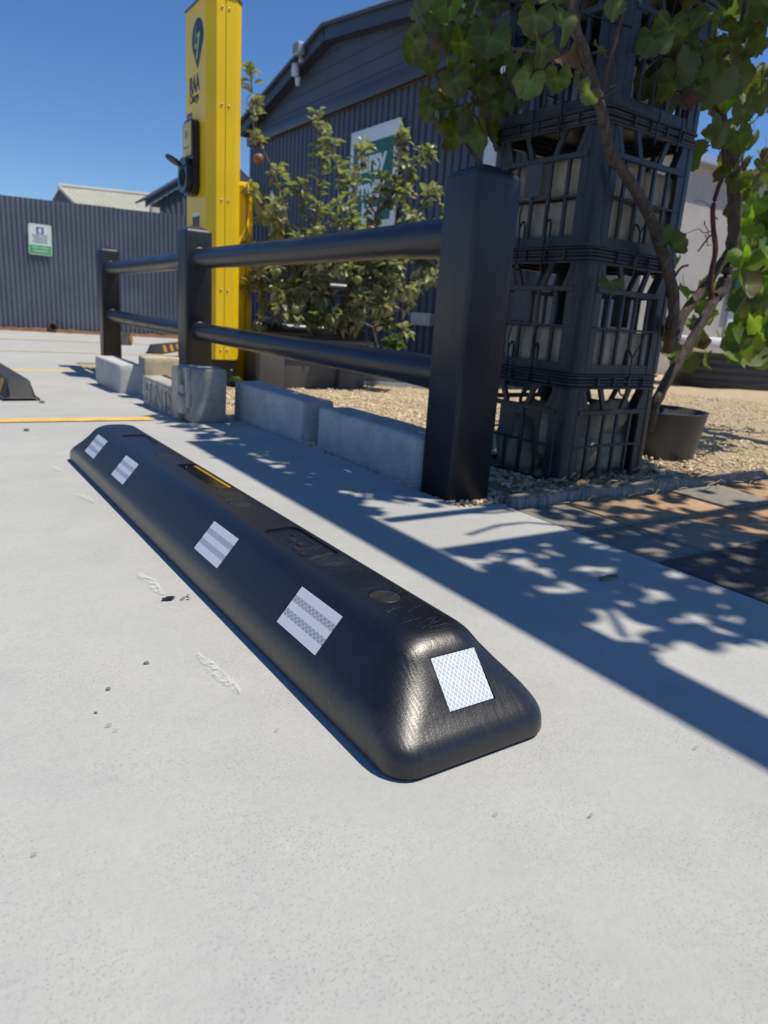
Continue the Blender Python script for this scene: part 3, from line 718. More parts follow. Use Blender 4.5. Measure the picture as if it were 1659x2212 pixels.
rough_block('rib', (.982, 3.095, .05), (1.003, 3.13, .215), 'block_old', lb, bevel=.008, amp=.003, seed=8)
rough_block('step', (.958, 3.118, .02), (1.003, 3.20, .108), 'block_old', lb, bevel=.012, amp=.004, seed=9)
rough_block('step', (.972, 3.13, .106), (1.003, 3.192, .150), 'block_old', lb, bevel=.012, amp=.004, seed=10)
me = text_me('EUNTS', .17, 'hole_black', .002, 0, spacing=.9); lt = obj('lettering', me, lb, (.9965, 3.60, .030), (R(90), 0, R(-90)))
me.materials.clear(); me.materials.append(MATS['block_old'])

# ================================================================== charging pillar
ch = thing('ev_charger', 'tall yellow electric vehicle charging pillar with navy lettering', 'charger')
x0, x1, y0, y1, cb = 1.789, 2.035, 5.13, 5.66, .055
zb, zt = .110, 2.43
def pillar_pts(e=0): return [(x0-e, y0+cb-e*.4), (x0+cb-e*.4, y0-e), (x1-cb+e*.4, y0-e), (x1+e, y0+cb-e*.4), (x1+e, y1-cb+e*.4), (x1-cb+e*.4, y1+e), (x0+cb-e*.4, y1+e), (x0-e, y1-cb+e*.4)]
P8 = pillar_pts()
# folded sheet panels meeting at a seam down the middle of the narrow front
xm = 1.907
bm = bmesh.new(); poly_prism(bm, [P8[0], P8[1], (xm-.0025, y0), (xm-.0025, y0+.03), (xm-.0025, y1), P8[6], P8[7]], zb, zt); bmesh.ops.recalc_face_normals(bm, faces=bm.faces); obj('panel', bm_mesh(bm, 'panel', 'yellow_paint'), ch)
bm = bmesh.new(); poly_prism(bm, [(xm+.0025, y0), P8[2], P8[3], P8[4], P8[5], (xm+.0025, y1)], zb, zt); bmesh.ops.recalc_face_normals(bm, faces=bm.faces); obj('panel', bm_mesh(bm, 'panel', 'yellow_paint'), ch)
obj('seam', prism_me('seam', [(xm-.004, y0+.012), (xm+.004, y0+.012), (xm+.004, y1-.012), (xm-.004, y1-.012)], zb, zt-.005, 'hole_black'), ch)
obj('cap', prism_me('cap', pillar_pts(.006), zt, zt+.012, 'charcoal_print'), ch)
obj('plinth', prism_me('plinth', [(x0+.02, y0+.03), (x1-.02, y0+.03), (x1-.02, y1-.03), (x0+.02, y1-.03)], zg(5.3)-.02, zb, 'unit_black'), ch)
bolt = lathe_me('bolt', [(.0075, 0), (.0075, .004), (.004, .006), (.0004, .0065)], 'bolt_steel', 12)
for z in (.18, .60, 1.20, 1.795, 2.365):
    for dx in (-.026, .024): obj('bolt', bolt, ch, (xm+dx, y0-.0003, z), (R(90), 0, 0))
for dx in (-.06, 0, .07): obj('bolt', bolt, ch, (xm+dx, y0+.0298, .03), (R(90), 0, 0))
# graphics on the wide left face (faces the bays)
fx = x0-.0004
def face_poly(name, pts, mat, off=0.0):      # pts in (along face from the near edge, z)
    bm = bmesh.new(); vs = [bm.verts.new((fx-.0012-off, y0+cb+a, z)) for a, z in pts]; ve = [bm.verts.new((fx-off, y0+cb+a, z)) for a, z in pts]; n = len(vs)
    bm.faces.new(vs); bm.faces.new(ve[::-1])
    for k in range(n): bm.faces.new((vs[k], vs[(k+1) % n], ve[(k+1) % n], ve[k]))
    bmesh.ops.recalc_face_normals(bm, faces=bm.faces); return obj(name, bm_mesh(bm, name, mat), ch)
pc, pr, pz = .160, .118, 2.217
pin = [(pc+pr*math.cos(R(a)), pz+pr*math.sin(R(a))) for a in range(-22, 203, 9)]+[(pc, 2.03)]
face_poly('pin_emblem', pin, 'navy')
def zz_(a, z): return (pc+a, 2.2+z)
face_poly('bolt_mark', [zz_(.026, .105), (pc+.040, 2.298), zz_(.066, -.02), zz_(.046, -.026)], 'mint', .0013)
face_poly('bolt_mark', [zz_(.074, -.018), zz_(.020, -.010), zz_(.014, -.030), zz_(.06, -.036)], 'lime', .0013)
face_poly('bolt_mark', [zz_(-.042, .050), zz_(.010, .040), zz_(.012, .022), zz_(-.014, .026), zz_(.030, -.10), zz_(.012, -.108), zz_(-.036, .02)], 'lime', .0013)
me = text_me('RAA', .105, 'navy', .0008, .0030, spacing=.95); o = obj('brand_lettering', me, ch, (fx-.001, y0+cb+.230, 1.948), (R(90), 0, R(-90))); o.scale = (1.05, 1.45, 1)
me = text_me('Charge', .066, 'navy', .0008, .0008); o = obj('brand_lettering', me, ch, (fx-.001, y0+cb+.238, 1.868), (R(90), 0, R(-90))); o.scale = (1, 1.2, 1)
face_poly('chevron', [(.405, 1.992), (.38, 1.992), (.358, 1.95), (.38, 1.908), (.405, 1.908), (.383, 1.95)], 'white_print')
face_poly('sticker', [(.285, 1.79), (.408, 1.79), (.408, 1.742), (.285, 1.742)], 'charcoal_print'); face_poly('sticker', [(.366, 1.787), (.405, 1.787), (.405, 1.745), (.366, 1.745)], 'orange_print', .0013)
me = text_me('SAFDA', .020, 'white_print', .0006); obj('sticker_lettering', me, ch, (fx-.003, y0+cb+.325, 1.760), (R(90), 0, R(-90)))
face_poly('sticker', [(.13, 1.128), (.29, 1.128), (.29, 1.100), (.13, 1.100)], 'white_print'); face_poly('sticker', [(.135, 1.098), (.285, 1.098), (.285, 1.02), (.135, 1.02)], 'charcoal_print')
# wall-box unit on that face
un = obj('charge_unit', prism_me('charge_unit', [(a, b) for a, b in rounded_rect(.113, .245, .070, 7)], 0, .052, 'unit_black'), ch, (x0, y0+cb+.232, 1.478), (R(90), 0, R(-90)))
bm = bmesh.new(); bm_box(bm, (-.090, .01, .052), (.090, .225, .060), .003); obj('display', bm_mesh(bm, 'display', 'unit_screen', sharp=R(40)), un)
obj('indicator', box_me('indicator', (-.03, .125, .060), (.03, .172, .0612), 'unit_grey'), un)
me = text_me('Scan to start', .022, 'navy', .0005); obj('display_lettering', me, un, (0, .068, .0605))
obj('socket_housing', prism_me('socket_housing', [(a, b-.115) for a, b in rounded_rect(.098, .115, .085, 6)], .052, .092, 'unit_black'), un)
obj('socket', lathe_me('socket', [(.062, 0), (.062, .003), (.05, .0035), (.046, -.02+.022), (.0005, .002)], 'hole_black', 24), un, (0, -.13, .092))
bm = bmesh.new(); poly_prism(bm, circ(0, .062, .062, 20), 0, .010); bm.transform(Matrix.Translation((0, -.055, .094)) @ Matrix.Rotation(R(62), 4, 'X')); obj('flap', bm_mesh(bm, 'flap', 'unit_black', sharp=R(40)), un)
cb2 = thing('power_cabinet', 'lower yellow cabinet standing just behind the charging pillar', 'cabinet')
obj('body', box_me('body', (2.09, 5.50, zg(5.6)-.02), (2.268, 5.70, 1.40), 'yellow_paint', .006), cb2)
obj('seam', box_me('seam', (2.214, 5.4955, .05), (2.218, 5.4995, 1.39), 'hole_black'), cb2)
for dx in (-.03, -.015, .015, .03): obj('bolt', bolt, cb2, (2.216+dx, 5.4995, .98), (R(90), 0, 0))

# ================================================================== milk crates
CW, CH = .452, .3765
CR0 = Vector((1.708, 1.560)); CA = R(3.4)
cen = CR0+Vector((math.cos(CA)*CW/2-math.sin(CA)*CW/2, math.sin(CA)*CW/2+math.cos(CA)*CW/2))
def corner_me():
    s = .076; g = .007
    pts = [(0, .02), (.006, .006), (.02, 0), (.034, 0), (.038, g*.6), (.044, g*.6), (.048, 0), (s, 0), (s, .010), (.022, .012), (.012, .022), (.010, s), (0, s), (0, .048), (g*.6, .044), (g*.6, .038), (0, .034)]
    return prism_me('corner_post', pts, .006, CH-.044, 'crate_plastic')
def rim_me():
    bm = bmesh.new(); h = CW/2+.006
    def ringband(o, i, z0, z1):
        A = [bm.verts.new((x, y, z0)) for x, y in rounded_rect(o, o, .03, 5)]; B = [bm.verts.new((x, y, z1)) for x, y in rounded_rect(o, o, .03, 5)]
        C = [bm.verts.new((x, y, z0)) for x, y in rounded_rect(i, i, .022, 5)]; D = [bm.verts.new((x, y, z1)) for x, y in rounded_rect(i, i, .022, 5)]; n = len(A)
        for k in range(n):
            l = (k+1) % n; bm.faces.new((A[k], A[l], B[l], B[k])); bm.faces.new((B[k], B[l], D[l], D[k])); bm.faces.new((D[k], D[l], C[l], C[k])); bm.faces.new((C[k], C[l], A[l], A[k]))
    ringband(h, h-.016, CH-.047, CH-.041); ringband(h-.005, h-.016, CH-.0405, CH-.026); ringband(h, h-.016, CH-.0255, CH-.020); ringband(h-.005, h-.016, CH-.0195, CH-.0065); ringband(h, h-.016, CH-.006, CH-.001)
    return bm_mesh(bm, 'rim', 'crate_plastic', sharp=R(40))
def base_me():
    bm = bmesh.new(); h = CW/2-.002; i = h-.012
    A = rounded_rect(h, h, .022, 4); B = rounded_rect(i, i, .016, 4)
    rows = [[bm.verts.new((x, y, z)) for x, y in q] for q, z in ((A, .001), (A, .030), (B, .030), (B, .010))]; n = len(A)
    for q, s in zip(rows, rows[1:]):
        for k in range(n): bm.faces.new((q[k], q[(k+1) % n], s[(k+1) % n], s[k]))
    bm.faces.new(rows[-1]); bm.faces.new(rows[0][::-1]); bmesh.ops.recalc_face_normals(bm, faces=bm.faces); return bm_mesh(bm, 'base', 'crate_plastic')
CM = dict(corner=corner_me(), rim=rim_me(), base=base_me(),
          slat=box_me('slat', (-.0068, -.006, .029), (.0068, .004, .252), 'crate_plastic', .002, 1),
          bar=box_me('bar', (-CW/2+.05, -.008, -.004), (CW/2-.05, .004, .003), 'crate_plastic', .0015, 1),
          upper=box_me('bar', (-CW/2+.05, -.009, -.008), (CW/2-.05, .005, .008), 'crate_plastic', .0015, 1),
          fin=box_me('fin', (-.002, -.010, -.013), (.002, 0, .013), 'crate_plastic'),
          tag=box_me('crate_tag', (-.037, -.009, .150), (.037, -.0065, .250), 'crate_tag', .001, 1))
def brace_me(sg):
    bm = bmesh.new(); a, b = (0, .256), (sg*.032, CH-.045); w_ = .009
    vs = [(a[0]-w_, a[1]), (a[0]+w_, a[1]), (b[0]+w_, b[1]), (b[0]-w_, b[1])]; f = [bm.verts.new((x, -.007, z)) for x, z in vs]; k = [bm.verts.new((x, .004, z)) for x, z in vs]
    bm.faces.new(f); bm.faces.new(k[::-1])
    for i in range(4): bm.faces.new((f[i], k[i], k[(i+1) % 4], f[(i+1) % 4]))
    bmesh.ops.recalc_face_normals(bm, faces=bm.faces); return bm_mesh(bm, 'brace', 'crate_plastic')
CM['bl'], CM['br'] = brace_me(-1), brace_me(1)
def make_crate(label, z, rot):
    t = thing('milk_crate', label, 'milk crate', (cen.x+rng.uniform(-.006, .006), cen.y+rng.uniform(-.006, .006), z), CA+rot, 'black plastic milk crates stacked as a column')
    obj('rim', CM['rim'], t); obj('base', CM['base'], t)
    for k in range(4):
        a = math.pi/2*k; m = Matrix.Rotation(a, 4, 'Z')
        def put(nm, me, loc): o = obj(nm, me, t); o.matrix_local = m @ Matrix.Translation(loc); return o
        put('corner_post', CM['corner'], (-CW/2, -CW/2, 0))
        yy = -CW/2+.006
        for i in range(4): put('slat', CM['slat'], (-.105+.070*i, yy, 0))
        put('bar', CM['bar'], (0, yy-.001, .142)); put('bar', CM['upper'], (0, yy-.002, .254))
        for x, nm in ((-.135, 'bl'), (-.045, 'bl'), (.045, 'br'), (.135, 'br')): put('brace', CM[nm], (x, yy, 0))
        for x in (-.11, -.03, .05, .13): put('fin', CM['fin'], (x, -CW/2-.001, CH-.024))
        if k in (1, 3): put('crate_tag', CM['tag'], (-.03, yy, 0))
    return t
zc = -.012
names = ['bottom milk crate of the column, holding rocks, on the gravel', 'second milk crate from the ground, half filled with cut limestone', 'third milk crate up, packed with two courses of limestone', 'fourth milk crate up, wrapped in vine leaves',
         'fifth milk crate of the column, above the photo', 'topmost milk crate carrying the pergola beam']
crates = []
for i in range(6): crates.append(make_crate(names[i], zc+i*CH, R([0, .6, -.5, .8, -.3, .2][i])))
# cable ties binding each crate to the next
def cable_tie(i, side, off):
    t = crates[i]; h = CW/2+.009; z0, z1 = -.040, .062
    pts = [(off, -h-.002, z0-.03), (off+.006, -h-.004, (z0+z1)/2), (off+.002, -h-.002, z1), (off+.002, -h+.020, z1+.012), (off-.002, -h+.022, z0-.01), (off, -h-.002, z0-.03)]
    me = tube_me('cable_tie', smooth_path(pts, 4), .0032, 'tie_black', 5); o = obj('cable_tie', me, t); o.matrix_local = Matrix.Rotation(side*math.pi/2, 4, 'Z')
    me = tube_me('tie_tail', smooth_path([(off+.004, -h-.003, z1-.01), (off+.012, -h-.018, z1+.03), (off+.030, -h-.024, z1+.075)], 4), .0022, 'tie_black', 5); o = obj('tie_tail', me, t); o.matrix_local = Matrix.Rotation(side*math.pi/2, 4, 'Z')
for i in (1, 2, 3): cable_tie(i, 3, -.06); cable_tie(i, 3, .05); cable_tie(i, 0, -.02 if i != 1 else .03)
cable_tie(3, 0, .10)
# what the crates hold
def crate_stone(label, i, lo, hi, seed, cat='stone block', mat='limestone'):
    bm = bmesh.new(); bm_box(bm, lo, hi, .012, 2); bmesh.ops.subdivide_edges(bm, edges=[e for e in bm.edges if e.calc_length() > .05], cuts=4, use_grid_fill=True)
    for v in bm.verts:
        q = v.co*9+Vector((seed*5.3, 1, 0)); v.co += Vector((mnoise.noise(q), mnoise.noise(q+Vector((7, 0, 0))), mnoise.noise(q+Vector((0, 7, 0)))))*.009
    o = obj('limestone_block', bm_mesh(bm, 'limestone_block', mat, sharp=R(45)), None, (cen.x, cen.y, zc+i*CH), (0, 0, CA)); tag(o, label, cat, 'limestone blocks stacked in the crates'); return o
k_ = CW/2-.022
crate_stone('limestone block facing the post inside the second crate', 1, (-k_, -k_, .012), (-.01, k_, .135), 1); crate_stone('limestone block at the right of the second crate', 1, (.0, -k_, .012), (k_, k_, .137), 2)
crate_stone('lower limestone block at the left of the third crate', 2, (-k_, -k_, .012), (-.02, k_, .140), 3); crate_stone('lower limestone block at the right of the third crate', 2, (-.01, -k_, .012), (k_, k_, .138), 4)
crate_stone('upper limestone block at the left of the third crate', 2, (-k_, -k_, .145), (.02, k_, .268), 5); crate_stone('upper limestone block at the right of the third crate', 2, (.03, -k_, .143), (k_-.03, k_, .245), 6)
rr_ = random.Random(31)
for i, (x, y, z, s) in enumerate([(-.13, -.10, .17, .085), (.03, -.12, .20, .075), (.13, -.10, .12, .10), (.12, -.13, .23, .07), (-.13, .05, .10, .11), (-.02, -.10, .08, .09), (.12, .08, .14, .12), (-.05, .10, .17, .10)]):
    bm = bmesh.new(); bmesh.ops.create_icosphere(bm, subdivisions=3, radius=1)
    for v in bm.verts: v.co *= 1+.28*mnoise.noise(v.co*1.3+Vector((i*4.1, 0, 0)))+.06*mnoise.noise(v.co*5+Vector((i, 0, 0)))
    bmesh.ops.scale(bm, vec=(s*.75, s*.8, s*1.05), verts=bm.verts)
    o = obj('rock', bm_mesh(bm, 'rock', 'limestone', smooth=True), None, (cen.x+x, cen.y+y, zc+z), (rr_.random(), rr_.random(), rr_.random()*6))
    tag(o, ['rounded rock by the left face of the bottom crate', 'rock below the rim of the bottom crate', 'long pale rock in the right of the bottom crate', 'upper right rock in the bottom crate', 'rock in the back left of the bottom crate', 'low rock behind the front slats of the bottom crate', 'large rock in the back right of the bottom crate', 'rock in the middle back of the bottom crate'][i], 'rock', 'rocks filling the bottom crate')

# ================================================================== pergola above the frame
pg = thing('pergola', 'dark steel pergola beam and wires over the vine, resting on the crate column', 'pergola')
zp = zc+6*CH+.001
obj('beam', box_me('beam', (1.57, -2.6, zp), (1.67, 1.98, zp+.10), 'pergola_steel', .004), pg)
obj('purlin', box_me('purlin', (1.70, .80, zp+.03), (4.4, .835, zp+.07), 'pergola_steel', .002), pg)
obj('purlin', box_me('purlin', (1.70, .52, zp+.03), (4.4, .575, zp+.09), 'pergola_steel', .002), pg)
obj('purlin', box_me('purlin', (1.70, -.7, zp+.03), (4.4, -.64, zp+.09), 'pergola_steel', .002), pg)
obj('beam', box_me('beam', (4.4, -2.6, zp), (4.5, 1.98, zp+.10), 'pergola_steel', .004), pg)
for x, y in ((1.62, -2.55), (4.42, -2.55), (4.42, 1.9)): obj('post', box_me('post', (x, y, -.05), (x+.06, y+.06, zp), 'pergola_steel', .003), pg)
obj('tie_wire', tube_me('tie_wire', [(1.72, 1.53, 1.30), (1.60, 1.70, 1.365), (1.45, 2.0, 1.44)], .0035, 'tie_black', 5), pg)

# ================================================================== grape vine
def grape_leaf_me(seed, mat):
    r = random.Random(seed); bm = bmesh.new(); ve = bm.verts.layers.float.new('vein'); ed = bm.verts.layers.float.new('edge'); n = 36
    def rad(t):      # five shallow lobes, deep stalk notch, toothed edge; t=0 is the tip
        a = (t+math.pi) % (2*math.pi)-math.pi; b = 1.0-.06*abs(a)/math.pi; b += .055*math.cos(5*a*.92)
        if abs(a) > 2.55: b *= 1-.62*(abs(a)-2.55)/.6
        return max(.18, b)
    cup, fold, wav, ph = r.uniform(-.7, .5), r.uniform(.0, .7), r.uniform(.08, .24), r.uniform(0, 6)
    tooth = [r.uniform(.90, 1.06)*(1.035 if k % 2 else .965) for k in range(n)]
    def P(a, f, k):
        q = rad(a)*f*(1+(tooth[k]-1)*f); x, y = math.sin(a)*q*.5, -math.cos(a)*q*.5
        z = cup*(x*x+y*y)+fold*abs(x)*.55+wav*f*f*math.sin(3*a+ph)*.45+(-.35*max(0, -y)**2 if fold > .2 else 0)
        return Vector((x, y, z))
    c = bm.verts.new((0, 0, 0)); c[ve] = 1; R1, R2, R3 = [], [], []
    for k in range(n):
        a = 2*math.pi*k/n; isv = min(abs(((a-v+math.pi) % (2*math.pi))-math.pi) for v in (0, 1.15, -1.15, 2.2, -2.2)) < .09
        for f, L_ in ((.36, R1), (.74, R2), (1.0, R3)):
            v = bm.verts.new(P(a, f, k)); v[ve] = (1-f*.6) if isv else 0; v[ed] = f; L_.append(v)
    for k in range(n):
        l = (k+1) % n; bm.faces.new((c, R1[k], R1[l])); bm.faces.new((R1[k], R2[k], R2[l], R1[l])); bm.faces.new((R2[k], R3[k], R3[l], R2[l]))
    for v in bm.verts: v.co.y -= .06
    return bm_mesh(bm, 'leaf', mat, smooth=True)
VL = [grape_leaf_me(i, 'vine_leaf') for i in range(9)]; VY = [grape_leaf_me(20+i, 'vine_leaf_young') for i in range(4)]; VD = [grape_leaf_me(40+i, 'vine_leaf_dry') for i in range(4)]
vine = thing('grape_vine', 'grape vine with broad lobed leaves climbing the crate column and pergola', 'vine')
def cane(name, pts, r0, r1, mat='vine_bark', k=5, n=10, rough=.12):
    P = smooth_path(pts, k); m = len(P)
    rad = [(r0+(r1-r0)*i/(m-1))*(1+.10*mnoise.noise(Vector((i*.55, r0*90, 0)))) for i in range(m)]
    return obj(name, tube_me(name, P, rad, mat, n, rough), vine)
caneA = [(1.43, 1.49, 1.33), (1.472, 1.495, 1.235), (1.523, 1.498, 1.182), (1.565, 1.50, 1.13), (1.606, 1.503, 1.083), (1.645, 1.506, 1.026), (1.683, 1.508, .974), (1.746, 1.512, .938), (1.828, 1.517, .892), (1.91, 1.522, .833), (1.957, 1.525, .785), (2.035, 1.53, .704), (2.093, 1.535, .628), (2.135, 1.55, .555), (2.20, 1.60, .499), (2.40, 1.74, .45)]
cane('trunk', caneA, .0125, .020)
cane('cane', [(1.565, 1.50, 1.13), (1.52, 1.52, 1.16), (1.47, 1.6, 1.20), (1.42, 1.7, 1.22)], .008, .004)
cane('cane', [(1.606, 1.503, 1.083), (1.61, 1.50, 1.16), (1.63, 1.50, 1.24), (1.645, 1.50, 1.34)], .005, .004, 'cane_red')
cane('trunk', [(2.50, 1.84, .12), (2.482, 1.82, .225), (2.513, 1.82, .285), (2.557, 1.82, .359), (2.603, 1.82, .424), (2.65, 1.82, .49), (2.695, 1.82, .561), (2.74, 1.82, .631), (2.77, 1.82, .672)], .022, .020)
cane('trunk', [(2.76, 1.82, .662), (2.790, 1.82, .703), (2.797, 1.82, .8), (2.80, 1.82, .894), (2.78, 1.82, .98), (2.735, 1.82, 1.09), (2.722, 1.82, 1.131), (2.656, 1.82, 1.203), (2.601, 1.82, 1.261), (2.554, 1.82, 1.331), (2.504, 1.82, 1.411), (2.47, 1.82, 1.441), (2.431, 1.82, 1.506), (2.392, 1.82, 1.557), (2.34, 1.82, 1.70), (2.25, 1.7, 2.2)], .024, .026)
cane('trunk', [(2.40, 1.74, .45), (2.518, 1.80, .499), (2.56, 1.82, .573), (2.67, 1.82, .694), (2.743, 1.82, .78), (2.787, 1.81, .855), (2.765, 1.80, .96), (2.74, 1.80, 1.08)], .020, .019)
cane('cane', [(2.70, 1.80, .653), (2.671, 1.80, .718), (2.668, 1.80, .834), (2.624, 1.80, .92), (2.607, 1.80, .981), (2.614, 1.80, 1.042), (2.633, 1.80, 1.104), (2.60, 1.80, 1.2)], .011, .007, 'cane_red')
cane('cane', [(2.47, 1.80, 1.445), (2.548, 1.80, 1.498), (2.574, 1.80, 1.565), (2.583, 1.80, 1.641), (2.56, 1.8, 1.8)], .008, .006)
cane('cane', [(2.20, 1.66, .62), (2.26, 1.68, .66), (2.33, 1.70, .73), (2.40, 1.72, .75)], .004, .004, 'cane_red')
cane('cane', [(2.668, 1.80, .834), (2.58, 1.76, .87), (2.50, 1.72, .86), (2.42, 1.7, .80)], .004, .0025, 'cane_red')
cane('cane', [(2.735, 1.80, 1.09), (2.82, 1.80, 1.12), (2.92, 1.80, 1.20), (3.02, 1.80, 1.35)], .010, .006)
cane('cane', [(2.79, 1.82, .75), (2.90, 1.82, .80), (3.02, 1.82, .92)], .007, .004)
cane('cane', [(2.431, 1.80, 1.506), (2.36, 1.76, 1.54), (2.25, 1.72, 1.55), (2.12, 1.70, 1.50)], .008, .005)
cane('trunk', [(1.86, 2.13, 1.0), (1.88, 2.15, 1.094), (1.871, 2.15, 1.211), (1.866, 2.15, 1.296), (1.841, 2.15, 1.376), (1.831, 2.15, 1.47), (1.86, 2.1, 1.7), (1.95, 1.9, 2.2)], .017, .016)
cane('cane', [(1.42, 2.0, 1.21), (1.448, 2.0, 1.207), (1.501, 2.0, 1.211), (1.564, 2.0, 1.203), (1.61, 2.0, 1.163), (1.647, 2.0, 1.09), (1.705, 2.0, 1.046), (1.80, 2.05, 1.0)], .0045, .007)
cane('cane', [(1.45, 1.98, 1.02+.12), (1.50, 1.99, 1.10), (1.56, 2.0, 1.04), (1.62, 2.0, 1.0)], .004, .007)
cane('cane', [(1.36, 2.02, 1.40), (1.45, 2.0, 1.37), (1.58, 2.0, 1.36), (1.72, 2.05, 1.41), (1.83, 2.14, 1.46)], .004, .007)
cane('cane', [(1.56, 2.0, 1.205), (1.555, 1.98, 1.14), (1.60, 1.97, 1.08)], .003, .002, 'cane_red')
for i in range(26):      # curling tendrils and leaf stalks
    q = random.Random(100+i); b = [(1.55, 2.0, 1.2), (1.75, 2.05, 1.3), (2.62, 1.8, .9), (2.7, 1.8, 1.1), (2.5, 1.8, 1.4), (1.6, 1.5, 1.1)][i % 6]; p = Vector(b)+Vector((q.uniform(-.03, .03), q.uniform(-.03, .03), q.uniform(-.03, .04)))
    pts = [p]
    d = Vector((q.uniform(-1, 1), q.uniform(-.5, .5), q.uniform(-.6, 1))).normalized()
    for s in range(5): d = (d+Vector((q.uniform(-.7, .7), q.uniform(-.7, .7), q.uniform(-.7, .7)))).normalized(); pts.append(pts[-1]+d*.026)
    cane('tendril', pts, .0022, .0010, 'vine_bark' if i % 2 else 'cane_red', 3, 5, 0)
